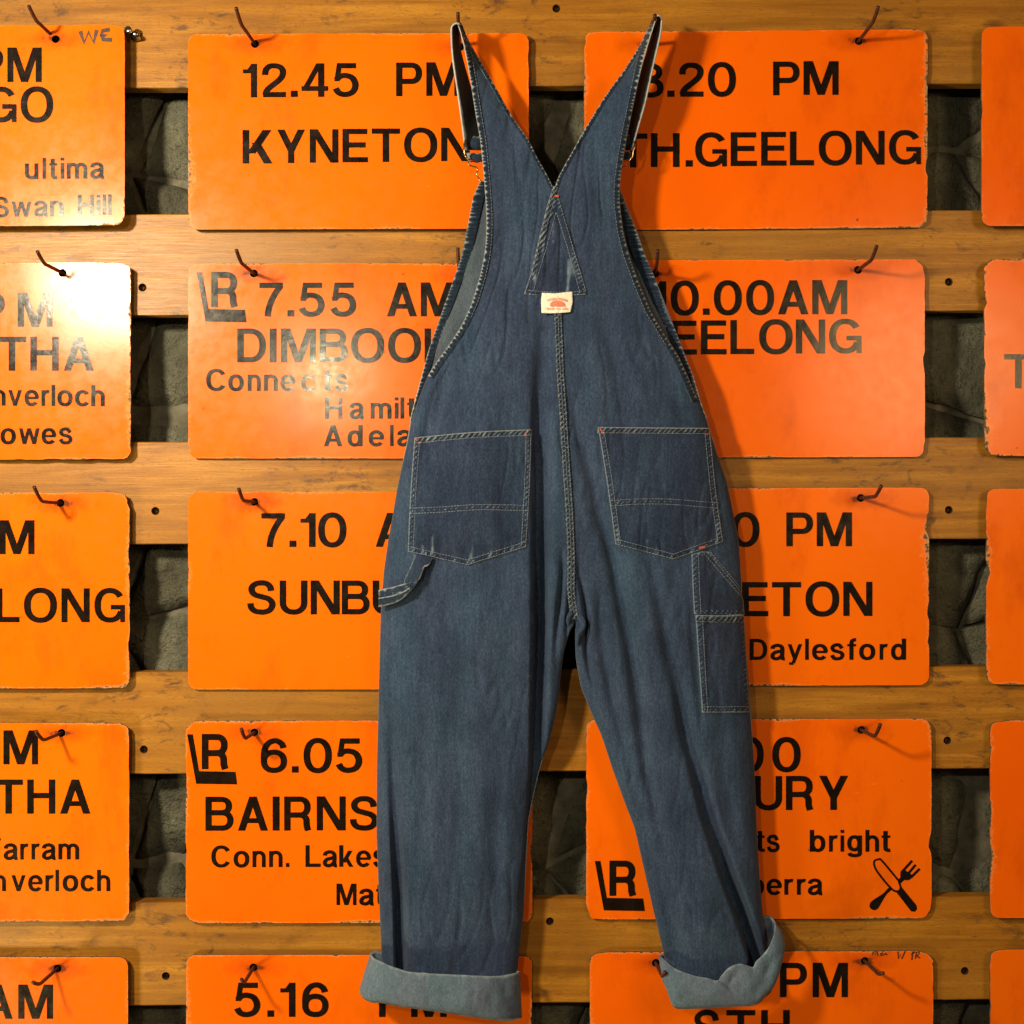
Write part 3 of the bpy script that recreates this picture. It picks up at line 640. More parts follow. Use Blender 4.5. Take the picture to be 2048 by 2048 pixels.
sign((1172, 1438, 1863.5, 1838), -2, .0, 'sign with knife and fork symbol, reading URY and bright', [(1723, 1460)], [
  L_('00', (C3, C2), 1960, 1960, 258, 0, [('0', -235, -32), ('0', 32, 247)]),
  L_('URY', (C3, C3), 318, 316, 258, 0, [('U', -103, 107), ('R', 135, 342), ('Y', 385, 605)]),
  L_('ts bright', (C3, C3), 632, 632, 165, 1, [('t', -88, -22), ('s', -10, 88), ('b', 315, 433), ('r', 460, 527), ('i', 547, 575), ('g', 597, 710), ('h', 735, 838), ('t', 857, 925)]),
  L_('berra', (C3, C3), 957, 957, 160, 1, [('b', -148, -28), ('e', -10, 106), ('r', 123, 193), ('r', 218, 287), ('a', 300, 410)])], extra='food', cond=1)
sign((1980, 1440, 2650, 1836), 0, .006, 'blank orange sign edge at right, second row from bottom', [], [], cond=1)
sign((-420, 1914, 256, 2306), 0, .006, 'sign at the lower left corner reading AM', [(115, 1937)], [
  L_('AM', (C0, C3), 1893, 1893, 258, 0, [('A', -130, 95), ('M', 137, 400)])])
sign((372, 1909.5, 1064, 2304), -1, .0, 'bottom sign reading 5.16 PM under the rolled left cuff', [(507, 1935)], [
  L_('5.16 PM', (C1, C3), 1878, 1880, 258, 0, [('5', -167, 33), ('.', 85, 137), ('1', 183, 298), ('6', 347, 548), ('P', 928, 1130), ('M', 1170, 1437)])], cond=1)
sign((1179, 1903, 1867, 2298), -3, .0, 'bottom sign reading PM and STH with faint red handwriting', [(1312, 1926), (1730, 1922)], [
  L_('0PM', (C3, C3), 1730, 1730, 260, 0, [('0', -170, 43), ('P', 90, 293), ('M', 337, 603)]),
  L_('STH', (C2, C3), 2085, 2083, 257, 0, [('S', 1368, 1570), ('T', 1617, 1835), ('H', 1880, 2096)])], extra='mon', cond=1)
sign((1980, 1899, 2650, 2292), 0, .007, 'blank orange sign edge at the lower right corner', [], [], cond=1)

TH = 0.0032
def rrect(x0, y0, x1, y1, rise, r, ins):
    """rounded rectangle, 4 sides with n points each; rise = height change from left to right"""
    P = []; nl = 44; nsd = 26; ix, iy = ins; r2 = max(r - iy, 3)
    X0, Y0, X1, Y1 = x0 + ix, y0 + iy, x1 - ix, y1 - iy
    def arc(cx, cy, a0):
        return [(cx + r2 * math.cos(math.radians(a0 + 90 * k / 7)), cy + r2 * math.sin(math.radians(a0 + 90 * k / 7))) for k in range(8)]
    P += [(X0 + r2 + (X1 - X0 - 2 * r2) * i / nl, Y0) for i in range(1, nl)]
    P += arc(X1 - r2, Y0 + r2, -90)
    P += [(X1, Y0 + r2 + (Y1 - Y0 - 2 * r2) * i / nsd) for i in range(1, nsd)]
    P += arc(X1 - r2, Y1 - r2, 0)
    P += [(X1 - r2 - (X1 - X0 - 2 * r2) * i / nl, Y1) for i in range(1, nl)]
    P += arc(X0 + r2, Y1 - r2, 90)
    P += [(X0, Y1 - r2 - (Y1 - Y0 - 2 * r2) * i / nsd) for i in range(1, nsd)]
    P += arc(X0 + r2, Y0 + r2, 180)
    return [(x, y + rise * ((x - x0) / (x1 - x0) - .5)) for x, y in P]
EMB_S = [(625, 702), (668, 702), (716, 980), (990, 985), (1003, 1080), (693, 1075)]
def emblem(sgn, ox, oy, d):
    lt = Lettering(); f = lambda x, y: (C2 + (x + ox) * K, C3 + (y + oy) * K)
    lt.poly_px([f(*p) for p in EMB_S], d)
    lt.add('R', f(735, 0)[0], f(937, 0)[0], f(0, 965)[1], 266 * K, d, (.105, .088))
    lt.make('railway_emblem', VINYL, sgn, 'black letter R standing in a slanted L')
for si, (box, rise, d, label, holes, lines, cond, tilt, extra, seed) in enumerate(SIGNS):
    x0, y0, x1, y1 = box
    s = thing('destination_sign', at((x0 + x1) / 2, y0 + 20, d), 'orange ' + label, 'sign', 'orange destination signs hung on the boards')
    bm = bmesh.new(); ea = bm.verts.layers.float.new('edge')
    rnd = random.Random(si * 13 + 5); amp = {None: 0.3, 1: 0.65, 2: 0.4, 3: 1.0}[cond]
    rings = []
    for ins, ev in (((0, 0), 1.0), ((3.5, 2.5), .72), ((10, 5.5), .40), ((24, 8.5), .0)):
        pts = rrect(x0, y0, x1, y1, rise, 19, ins); vs = []
        cx, cy = (x0 + x1) / 2, (y0 + y1) / 2
        for i, (x, y) in enumerate(pts):
            if ev > .5:
                k = (1 if ev == 1 else .6); cr = 1.5 if min(abs(x - x0), abs(x - x1)) < 40 else .6
                j = amp * cr * k * abs(noise.noise(Vector((x * .09, y * .09, si * 7.3)))) * 2.2
                q = noise.noise(Vector((x * .024, y * .024, si * 3.1 + 5)))
                j += amp * k * max(0, q - .32) * 16 * cr
                if cond and min(abs(x - x0), abs(x - x1)) < 24 and min(abs(y - y0), abs(y - y1)) < 24: j += 9 * k * max(0, noise.noise(Vector((x * .035, y * .035, si * 1.7))) + .05)
                dx, dy = cx - x, cy - y; ln = math.hypot(dx, dy)
                # push towards the centre along the dominant side normal
                if min(abs(x - x0), abs(x - x1)) < 19 and min(abs(y - y0), abs(y - y1)) < 19: x += dx / ln * j; y += dy / ln * j
                elif min(abs(x - x0), abs(x - x1)) < min(abs(y - y0), abs(y - y1)): x += math.copysign(j, dx)
                else: y += math.copysign(j * .6, dy)
            v = bm.verts.new(at(x, y, d)); v[ea] = ev * (1.0 if cond else .86) + (.12 if cond == 3 else 0); vs.append(v)
        if ev == 0:
            for v in vs: v[ea] = 0
        rings.append(vs)
    for A, B in zip(rings, rings[1:]): ring_faces(bm, B, A)
    back = [bm.verts.new((v.co.x, v.co.y + TH, v.co.z)) for v in rings[0]]
    for v in back: v[ea] = 1
    ring_faces(bm, rings[0], back, 1)
    hl = []; 
    for hx, hy in holes:
        A = [bm.verts.new(p) for p in loop_px(hx, hy, 10.0, d, 16)]; B = [bm.verts.new(p) for p in loop_px(hx, hy, 8.2, d, 16)]
        for v in A: v[ea] = 0.0
        for v in B: v[ea] = 0.95
        C = [bm.verts.new((v.co.x, v.co.y + TH, v.co.z)) for v in B]
        ring_faces(bm, A, B); ring_faces(bm, B, C, 1); hl.append((A, C))
    fill_plate(bm, [rings[-1]] + [a for a, c in hl])
    fs = fill_plate(bm, [back] + [c for a, c in hl])
    for f in fs: f.material_index = 1; f.normal_flip()
    bmesh.ops.recalc_face_normals(bm, faces=bm.faces[:])
    me = bpy.data.meshes.new('plate'); bm.to_mesh(me); bm.free()
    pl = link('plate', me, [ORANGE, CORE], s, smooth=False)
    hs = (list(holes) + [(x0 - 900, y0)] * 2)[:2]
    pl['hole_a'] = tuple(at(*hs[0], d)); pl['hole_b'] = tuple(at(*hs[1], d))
    for words, o, vb0, vb1, cap, small, letters in lines:
        for ch, a, b in letters:
            lt = Lettering()
            t = (a - letters[0][1]) / max(1, letters[-1][2] - letters[0][1])
            lt.add(ch, o[0] + a * K, o[0] + b * K, o[1] + (vb0 + (vb1 - vb0) * t) * K, cap * K, d + .00035, PENS if small else PEN)
            lt.make('letter', VINYL, s)
    if extra in ('lr2', 'lr4', 'food'):
        # template drawn in the crop whose corner is (1024, 1536)
        sh = {'lr2': ((C0 - C2) / K + 858, (C1 - C3) / K - 580), 'lr4': ((C0 - C2) / K + 787, (C2 - C3) / K + 976), 'food': (0, 0)}[extra]
        emblem(s, sh[0], sh[1], d + .00035)
    if extra == 'food':
        lt = Lettering(); f = lambda x, y: (C3 + x * K, C3 + y * K); dd = d + .00035
        # knife: outlined blade and solid handle
        lt.stroke_px([f(*p) for p in catmull([(985, 850), (860, 700), (835, 690), (805, 700), (802, 735), (830, 790), (925, 905), (975, 932), (1000, 905), (985, 850)], 6)], 4.0, dd)
        lt.poly_px([f(*p) for p in [(970, 940), (1005, 895), (1120, 1035), (1125, 1065), (1110, 1085), (1080, 1082)]], dd)
        # fork
        lt.poly_px([f(*p) for p in catmull([(935, 915), (915, 900), (870, 945), (800, 992), (770, 1020), (770, 1055), (800, 1073), (830, 1060), (860, 1010), (895, 955), (935, 918)], 4)[:-1]], dd)
        lt.poly_px([f(*p) for p in [(978, 845), (1000, 872), (1030, 845), (1005, 820)]], dd)
        lt.poly_px([f(*p) for p in catmull([(1000, 780), (1000, 825), (1030, 845), (1065, 845), (1095, 815), (1060, 790), (1030, 770), (1000, 780)], 3)[:-1]], dd)
        for a, b in (((1010, 785), (1088, 700)), ((1045, 812), (1115, 730)), ((1080, 825), (1145, 760))): lt.stroke_px([f(*a), f(*b)], 5.2, dd)
        lt.make('knife_and_fork_symbol', VINYL, s)
    if extra == 'we':
        lt = Lettering(); f = lambda x, y: (x * K, y * K)
        for st in ([(605, 235), (635, 322), (668, 240), (705, 322), (730, 225)], [(828, 222), (775, 232), (762, 262), (800, 265), (765, 275), (775, 298), (845, 300)]):
            lt.stroke_px([f(*p) for p in st], 8.5, d + .0004)
        lt.make('handwriting', MARKER, s)
    if extra == 'mon':
        lt = Lettering(); f = lambda x, y: (C3 + x * K, C3 + y * K)
        for st in ([(785, 1415), (795, 1385), (808, 1410), (822, 1385), (830, 1415)], [(850, 1400), (865, 1395), (868, 1412), (852, 1414), (850, 1400)], [(880, 1412), (884, 1396), (900, 1412)],
                   [(980, 1385), (985, 1440), (1000, 1405), (1010, 1440), (1035, 1382)], [(1085, 1450), (1092, 1385)], [(1080, 1412), (1110, 1385)], [(1112, 1440), (1120, 1390), (1142, 1388), (1135, 1410), (1118, 1414), (1148, 1436)]):
            lt.stroke_px([f(*p) for p in st], 2.6, d + .0004)
        lt.make('handwriting', MARKER, s)

# ================================================================== HOOKS
for hx, hy, where, reach, side, rise in HOOKS:
    base = at(hx, hy, 0)
    h = thing('nail_hook', base, 'bent rusty nail hook ' + where, 'hook', 'bent nail hooks in the pine boards')
    P = [(0, -.016, -.001), (0, 0, 0), (side * .3, .022, .0005), (side * .6, reach * .52, .001), (side * .8, reach * .70, rise * .10), (side * .9, reach * .82, rise * .36), (side * 1.0, reach * .93, rise * .72), (side * 1.05, reach, rise)]
    pts = [base + Vector((a, -b, c)) for a, b, c in catmull(P, 4)]
    v, f = tube_mesh(pts, 0.0026, 10)
    link('nail', mesh_pd(v, f), RUST, h)
# ================================================================== THE OVERALLS
ov = thing('denim_overalls', at(1120, 200, .06), 'faded blue denim bib overalls hanging by the straps, seen from the back, cuffs rolled up', 'overalls')
TL = smooth_tab([(46, 915), (53, 918.8), (87, 928), (148, 938.7), (225, 950.6), (278, 960), (326, 965), (371, 969), (412, 972), (450, 973), (485, 971.5), (512, 968.5), (552, 960), (605, 944), (650, 924), (692, 896), (732, 867), (752, 855), (790, 840), (833, 824.7), (883, 815), (933, 803.5), (984, 793), (1024, 786.6), (1077, 777), (1141, 767.7), (1200, 763), (1236, 761), (1315, 759), (1421, 756.5), (1536, 753.7), (1668, 753), (1774, 757), (1880, 761.6), (1975, 766)], 2)
TC = smooth_tab([(376, 1108), (400, 1112), (512, 1113.5), (628, 1116), (750, 1121), (830, 1126.5), (936, 1133), (1024, 1139), (1103, 1142.5), (1183, 1142), (1215, 1146), (1249, 1152)], 2)
TRi = smooth_tab([(44, 917), (53, 922), (69, 930.7), (124.6, 962.5), (170, 989), (233, 1024), (278, 1056), (320, 1077), (352, 1095.5), (376, 1107), (395, 1112)], 1)
TRleg = smooth_tab([(1249, 1147), (1262, 1140), (1285, 1133), (1307, 1127), (1355, 1121), (1421, 1114), (1474, 1101), (1536, 1080), (1597, 1066), (1642, 1057), (1721, 1053), (1814, 1048), (1907, 1038.6), (1975, 1031)], 3)
SLi = smooth_tab([(32, 1311), (55, 1297), (87, 1281), (135, 1252), (193, 1209.5), (254, 1172), (310, 1140.6), (352, 1117.5), (376, 1109), (395, 1112)], 1)
SLleg = smooth_tab([(1249, 1152), (1262, 1150), (1315, 1151), (1376, 1162), (1427, 1183), (1474, 1204), (1536, 1224), (1615, 1253), (1655, 1269), (1735, 1287), (1814, 1305), (1917, 1329.6), (1985, 1342)], 3)
SR = smooth_tab([(32, 1313), (79, 1298), (124, 1285), (193, 1270.5), (270, 1254.6), (318, 1246.6), (358, 1241), (388, 1239.5), (411, 1240), (464, 1246.6), (512, 1258.5), (565, 1278), (623, 1302), (671, 1331), (713, 1358), (748, 1374), (780, 1387), (811, 1401.6), (843, 1413.6), (917, 1437), (962, 1453), (1024, 1466), (1077, 1477), (1135, 1481), (1209, 1485), (1262, 1489), (1355, 1497), (1421, 1500), (1536, 1509), (1668, 1514), (1761, 1519.6), (1835, 1526), (1900, 1534), (1975, 1544)], 2)
def left_bounds(y):
    k = sstep(1225, 1262, y)
    return TL(y), (TRi(y) if y < 395 else TC(y) * (1 - k) + TRleg(y) * k)
def right_bounds(y):
    k = sstep(1235, 1262, y)
    return (SLi(y) if y < 395 else TC(y) * (1 - k) + SLleg(y) * k), SR(y)
D0 = [(30, .060), (376, .064), (600, .064), (900, .070), (1250, .066), (1600, .060), (1975, .056)]
TO = [(30, .001), (500, .004), (750, .012), (860, .026), (1000, .033), (1300, .036), (1975, .034)]
TI = [(30, 0), (1120, 0), (1200, .003), (1255, .009), (1345, .026), (1500, .032), (1975, .032)]
# folds: (points (y, x)), width towards left, width towards right, depth mm
VAL_L = [
 ([(640, 1088), (760, 1080), (900, 1071), (1040, 1070), (1250, 1068), (1536, 1064), (1700, 1052), (1800, 1044)], [(640, 18, 26, 2), (800, 12, 28, 5.5), (950, 6, 28, 11), (1300, 4, 27, 17.0), (1650, 4, 22, 14.0), (1800, 6, 14, 5)]),
 ([(1240, 781), (1400, 784), (1536, 786), (1668, 789), (1774, 793), (1960, 798)], [(1240, 14, 14, .8), (1450, 12, 13, 3.5), (1650, 8, 14, 7.0), (1800, 7, 15, 11.0), (1960, 7, 16, 13)]),
 ([(760, 890), (830, 866), (900, 850), (960, 842)], [(760, 16, 14, 2.5), (850, 20, 16, 3.2), (960, 20, 20, 1)]),
 ([(1120, 905), (1350, 912), (1650, 918), (1940, 930)], [(1120, 40, 34, 1.0), (1500, 42, 32, 2.6), (1940, 45, 34, 2.2)]),
 ([(1150, 860), (1400, 850), (1700, 842)], [(1150, 18, 18, .8), (1450, 18, 16, 1.3), (1700, 16, 16, 1)]),
 ([(1140, 1125), (1190, 1121), (1235, 1115), (1290, 1112)], [(1140, 5, 5, 3), (1220, 5, 6, 6), (1290, 6, 5, 3)]),
 ([(1320, 1000), (1600, 992), (1930, 985)], [(1320, 24, 22, .8), (1600, 24, 22, 1.8), (1930, 24, 20, 1.8)]),
 ([(450, 1010), (560, 990), (700, 950), (800, 935)], [(450, 20, 20, .6), (600, 26, 26, 1.4), (800, 24, 24, .6)]),
 ([(1210, 1137), (1240, 1134), (1262, 1133)], [(1210, 3, 4, 3), (1240, 3, 4, 5), (1262, 3, 4, 2)]),
]
VAL_R = [
 ([(820, 1146), (880, 1162), (960, 1186), (1024, 1196), (1103, 1221), (1209, 1242), (1315, 1263), (1421, 1279), (1536, 1293), (1640, 1314), (1760, 1340)], [(820, 16, 16, .8), (930, 14, 15, 3.0), (1100, 11, 14, 4.6), (1400, 12, 15, 5.0), (1650, 15, 15, 3.2), (1760, 14, 14, .8)]),
 ([(1090, 1292), (1143, 1305), (1262, 1329), (1382, 1355), (1474, 1372), (1536, 1388), (1642, 1414), (1748, 1448), (1854, 1486), (1920, 1506)], [(1090, 14, 12, 1.2), (1262, 12, 15, 3.2), (1450, 11, 18, 5.5), (1600, 10, 20, 8), (1750, 9, 22, 12.5), (1920, 8, 24, 19)]),
 ([(1150, 1158), (1206, 1169), (1250, 1174), (1290, 1170), (1340, 1177), (1380, 1190)], [(1150, 4, 5, 2), (1220, 4, 6, 6), (1290, 5, 6, 7), (1340, 5, 6, 4), (1380, 6, 6, 1)]),
 ([(600, 1200), (671, 1214), (764, 1244), (830, 1258)], [(600, 22, 20, .8), (700, 22, 22, 2.6), (830, 24, 22, 1.2)]),
 ([(1200, 1198), (1320, 1208), (1430, 1232), (1600, 1275), (1750, 1312), (1900, 1352)], [(1200, 10, 10, 1.5), (1350, 10, 11, 3), (1600, 12, 12, 2.2), (1750, 16, 18, 3), (1900, 18, 20, 3.2)]),
 ([(1240, 1387), (1340, 1394), (1430, 1402)], [(1240, 8, 4, 2), (1340, 8, 4, 2), (1430, 8, 5, 2)]),
 ([(1480, 1440), (1600, 1452), (1700, 1475)], [(1480, 22, 20, .8), (1600, 22, 18, 2), (1700, 20, 16, .8)]),
 ([(720, 1330), (800, 1352), (850, 1370)], [(720, 18, 18, .8), (800, 20, 20, 2), (850, 20, 20, 1)]),
]
def prep(vals):
    out = []
    for path, prof in vals:
        y0, y1 = path[0][0], path[-1][0]
        out.append((y0, y1, smooth_tab(path, 2, 10), [(p[0], p[1]) for p in prof], [(p[0], p[2]) for p in prof], [(p[0], p[3]) for p in prof]))
    return out
VAL_L = prep(VAL_L); VAL_R = prep(VAL_R)
def folds(vals, px, py):
    s = 0
    for y0, y1, f, wl, wr, dp in vals:
        if y0 - 60 < py < y1 + 60:
            x = f(py); fade = sstep(y0 - 60, y0 + 10, py) * (1 - sstep(y1 - 10, y1 + 60, py))
            wd = interp(wl, py) if px < x else interp(wr, py)
            t = (px - x) / wd
            if abs(t) < 3:
                D = interp(dp, py); k = sstep(5, 10, D); s += D * (.0026 - .0006 * k) * ((1 - k) * math.exp(-t * t) + k * math.exp(-t ** 4)) * fade
    return s
def cloth_d(px, py, side=None):
    if side is None:
        side = 'l' if px < (1112 if py < 395 else TC(min(py, 1249)) if py < 1300 else 1145) else 'r'
    a, b = left_bounds(py) if side == 'l' else right_bounds(py)
    u = (px - a) / max(1, b - a); u = min(1, max(0, u))
    uo = 1 - u if side == 'l' else u        # 1 at the outer edge... measured from the seam
    t = uo * 2 - 1
    d = interp(D0, py)
    if t > 0: d -= interp(TO, py) * (1 - (max(0, 1 - t ** 2.3)) ** .5)
    else: d -= interp(TI, py) * (1 - (max(0, 1 - (-t) ** 2.3)) ** .5)
    # straps: twisted over the hook at the top
    tw = (1 - sstep(40, 330, py))
    d += tw * (uo - .5) * .034
    ke = sstep(1150, 1340, py)
    edge = min(1, min(u, 1 - u) * 6) * ke + min(1, uo_edge(uo)) * (1 - ke)
    d -= folds(VAL_L if side == 'l' else VAL_R, px, py) * (.35 + .65 * edge)
    d += .0030 * noise.fractal(Vector((px * .014, py * .0032, 3 if side == 'l' else 9)), 1, 2, 3) * edge
    rg = noise.noise(Vector((px * .030 + py * .004, py * .0070, 14 if side == 'l' else 21)))
    d -= .0022 * max(0, 1 - abs(rg) * 9) * edge * sstep(.05, .4, noise.noise(Vector((px * .006, py * .004, 2))) + .25)
    d += .0005 * noise.noise(Vector((px * .045, py * .02, 1))) * edge
    return max(d, .016)
def uo_edge(uo): return (1 - uo) * 6 if uo > .5 else 1
def usamp(n):
    return [(.62 * (.5 - .5 * math.cos(math.pi * i / (n - 1))) + .38 * i / (n - 1)) for i in range(n)]
def solid(o, th, off=-1.0, rim=1, inner=None):
    md = o.modifiers.new('thickness', 'SOLIDIFY'); md.thickness = th; md.offset = off; md.use_rim = True
    md.material_offset_rim = rim
    if inner is not None: md.material_offset = inner
def body(side):
    bounds = left_bounds if side == 'l' else right_bounds
    y0 = 46 if side == 'l' else 34
    nv = 460; nu = 96; V = []; U = usamp(nu); A = []
    for j in range(nv):
        y = y0 + (1962 - y0) * j / (nv - 1); a, b = bounds(y)
        for u in U:
            x = a + (b - a) * u; V.append(at(x, y, cloth_d(x, y, side)))
            A.append(0)
    o = link('back_panel', mesh_pd(V, grid_faces(nu, nv), A), [DENIM, INSIDE, RIM], ov)
    solid(o, .0012, -1.0, 2, 1)
body('l'); body('r')
# wall-side half of the garment: bib, front of the legs
BL = smooth_tab([(363, 960), (392, 946.6), (464, 933), (512, 922.8), (552, 909.5), (626, 883), (703, 856.5), (764, 840.6), (833, 822.5), (883, 814), (933, 803.5), (984, 793), (1024, 786.6), (1077, 777), (1141, 767.7), (1200, 763), (1315, 759), (1536, 753.7), (1668, 753), (1774, 757), (1975, 766)], 1)
BR = smooth_tab([(363, 1236), (381, 1241), (421, 1257), (469, 1275.8), (512, 1290.5), (541, 1304), (618, 1334.5), (687, 1361), (756, 1387.5), (811, 1403), (843, 1415), (917, 1437), (962, 1453), (1024, 1466), (1077, 1477), (1135, 1481), (1209, 1485), (1355, 1497), (1536, 1509), (1668, 1514), (1761, 1519.6), (1835, 1526), (1975, 1544)], 1)
def rear_edge(py):  # depth where both halves meet
    return interp(D0, py) - interp(TO, py)
RE = [(363, .040), (600, .042), (760, .044), (860, .044), (1000, .037), (1300, .030), (1975, .022)]
def rear_d(u, py, side, uo):
    e = rear_edge(py) * sstep(700, 860, py) + (1 - sstep(700, 860, py)) * interp(RE, py)
    t = abs(2 * uo - 1) if py > 1150 else max(0, 2 * uo - 1)
    return e - .016 * (max(0, 1 - t ** 2.5)) ** .5 * sstep(600, 1000, py) - .010 * (1 - t * t) * (1 - sstep(600, 1000, py)) * (t > 0 or 1)
for side in 'lr':
    nv = 200; nu = 40; V = []
    for j in range(nv):
        y = 363 + (1958 - 363) * j / (nv - 1)
        if side == 'l': a = BL(y); b = (1113 if y < 400 else TC(y)) if y < 1249 else TRleg(y)
        else: b = BR(y); a = (1113 if y < 400 else TC(y)) if y < 1249 else SLleg(y)
        for i in range(nu):
            u = .5 - .5 * math.cos(math.pi * i / (nu - 1)); uo = 1 - u if side == 'l' else u
            x = a + (b - a) * u; dd = rear_d(u, y, side, uo)
            dd += .0016 * noise.noise(Vector((x * .02, y * .006, 4)))
            V.append(at(x, y, max(dd, .0065)))
    o = link('front_panel', mesh_pd(V, grid_faces(nu, nv)), [INSIDE, DENIM, RIM], ov)
    solid(o, .0012, 1.0, 2, 1)
# narrow ribbons along edges -------------------------------------------------
def ribbon(name, edge, inner, dfn, mats, parent, n, lift=.0012, pucker=.0006, per=9.0, nw=5, edgewear=.85, th=.0010, stuff=None, sm=1.0):
    """edge(t), inner(t): pixel points, t in 0..1"""
    V = []; A = []; acc = 0; last = None
    for j in range(n):
        t = j / (n - 1); ex, ey = edge(t); ix, iy = inner(t)
        if last: acc += math.dist(last, (ex, ey))
        last = (ex, ey)
        ph = acc / per + 1.2 * noise.noise(Vector((acc * .03, 7, 1)))
        rp = .5 + .5 * math.sin(2 * math.pi * ph); amp = .6 + .9 * abs(noise.noise(Vector((acc * .02, 3, 5))))
        for i in range(nw):
            u = i / (nw - 1); x = ex + (ix - ex) * u; y = ey + (iy - ey) * u
            prof = math.sin(math.pi * min(1, max(0, u * .9 + .08))) ** .6
            d = dfn(x, y, u, t) + lift * (.5 + .5 * prof) + pucker * rp * amp * math.sin(math.pi * u) ** .7
            V.append(at(x, y, d))
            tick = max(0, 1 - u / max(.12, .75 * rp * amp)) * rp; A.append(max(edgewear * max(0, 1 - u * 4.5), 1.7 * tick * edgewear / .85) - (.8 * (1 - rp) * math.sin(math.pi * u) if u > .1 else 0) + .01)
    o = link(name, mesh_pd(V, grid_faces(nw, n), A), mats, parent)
    return o
def fix_out(o):
    """point normals towards the camera so that thickness grows inwards"""
    me = o.data; s = sum(p.normal.y * p.area for p in me.polygons)
    if s > 0: me.flip_normals()
def edge_band(f, y0, y1, wpx, sgn, side, name='armhole_hem'):
    def nrm(y):
        dx = (f(y + 4) - f(y - 4)) / 8; L = math.hypot(dx, 1); return (1 / L * sgn, -dx / L * sgn)
    E_ = lambda t: (f(y0 + (y1 - y0) * t), y0 + (y1 - y0) * t)
    def I_(t):
        y = y0 + (y1 - y0) * t; n = nrm(y); wl = wpx * (.55 + .45 * sstep(0, .08, t)); return (f(y) + n[0] * wl, y + n[1] * wl)
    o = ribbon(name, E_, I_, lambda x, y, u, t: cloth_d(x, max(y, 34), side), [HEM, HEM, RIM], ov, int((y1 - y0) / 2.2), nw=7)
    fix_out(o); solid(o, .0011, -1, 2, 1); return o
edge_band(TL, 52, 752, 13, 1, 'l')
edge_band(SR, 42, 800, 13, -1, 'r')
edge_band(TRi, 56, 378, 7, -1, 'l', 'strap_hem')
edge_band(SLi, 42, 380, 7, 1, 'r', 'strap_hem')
# bib hems seen through the armholes
for f, y0, y1, sg in ((BL, 364, 842, 1), (BR, 382, 838, -1)):
    def bd(x, y, u, t, f=f, sg=sg):
        a, b = (BL(y), TC(max(y, 400))) if sg > 0 else (TC(max(y, 400)), BR(y))
        uu = min(1, max(0, (x - a) / (b - a))); return rear_d(uu, y, '', 1 - uu if sg > 0 else uu) + .0004
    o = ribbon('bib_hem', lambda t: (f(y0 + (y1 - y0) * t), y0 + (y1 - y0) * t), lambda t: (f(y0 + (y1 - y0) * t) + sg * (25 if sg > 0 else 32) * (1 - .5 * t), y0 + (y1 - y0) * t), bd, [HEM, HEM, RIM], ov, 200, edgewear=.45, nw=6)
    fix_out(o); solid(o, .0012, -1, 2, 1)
# thin facing just inside the left armhole
fa = smooth_tab([(440, 973), (512, 952), (560, 941), (640, 908), (700, 878)], 1)
# front straps with their buckles ---------------------------------------------
def front_strap(outer, inner, y0, y1, dn, df, top_back, side):
    V = []; nv = 60; nu = 7; A = []
    fo = smooth_tab(outer, 2); fi = smooth_tab(inner, 2)
    # arch over the hook first
    bx0, bx1, by = top_back
    rows = []
    for k in range(9):
        th = math.pi * k / 9
        cx0 = bx0 + (fo(y0) - bx0) * (.5 - .5 * math.cos(th)); cx1 = bx1 + (fi(y0) - bx1) * (.5 - .5 * math.cos(th))
        yy = by + (y0 - by) * (k / 9) - 5 * math.sin(th)
        rows.append((cx0, cx1, yy, .075, .041))
    for j in range(nv):
        t = j / (nv - 1); y = y0 + (y1 - y0) * t
        rows.append((fo(y), fi(y), y, interp(dn, y), interp(df, y)))
    for (xa, xb, y, da, db) in rows:
        for i in range(nu):
            u = i / (nu - 1); V.append(at(xa + (xb - xa) * u, y, da + (db - da) * u - .002 * math.sin(math.pi * u)))
            A.append(.7 * max(0, 1 - u * 6) + .25 * max(0, noise.noise(Vector((xa * .05, y * .06, u * 2)))))
    o = link('front_strap', mesh_pd(V, grid_faces(nu, len(rows)), A), [STRAP_SHADE, STRAP_SHADE, RIM], ov)
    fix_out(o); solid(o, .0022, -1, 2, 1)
    return o
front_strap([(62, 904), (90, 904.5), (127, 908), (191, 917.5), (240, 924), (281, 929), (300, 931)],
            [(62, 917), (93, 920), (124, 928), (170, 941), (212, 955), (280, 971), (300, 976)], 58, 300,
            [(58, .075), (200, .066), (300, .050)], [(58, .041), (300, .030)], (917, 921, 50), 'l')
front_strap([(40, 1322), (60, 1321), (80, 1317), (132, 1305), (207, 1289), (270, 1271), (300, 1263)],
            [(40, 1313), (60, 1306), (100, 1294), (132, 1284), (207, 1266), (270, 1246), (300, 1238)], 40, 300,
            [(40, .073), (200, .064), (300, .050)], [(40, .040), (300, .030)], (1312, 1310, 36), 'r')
def buckle(pts, knots, parent_lumps):
    b = None
    P = [at(x, y, d) for x, y, d in catmull(pts, 5)]
    v, f = tube_mesh(P, .0011, 8)
    b = link('buckle', mesh_pd(v, f), BRASS, ov)
    P = [at(x, y, d) for x, y, d in catmull(knots, 5)]
    v, f = tube_mesh(P, .0010, 8)
    link('buckle_wire', mesh_pd(v, f), BRASS, b)
buckle([(930, 279, .052), (929, 292, .054), (929, 303, .054), (930, 311, .053), (936, 318, .052), (946, 320, .046), (965, 322, .036)],
       [(937, 319, .052), (937, 328, .050), (943, 332, .049), (953, 335, .048), (955, 340, .047), (953, 348, .047), (957, 356, .046), (963, 364, .044)], None)
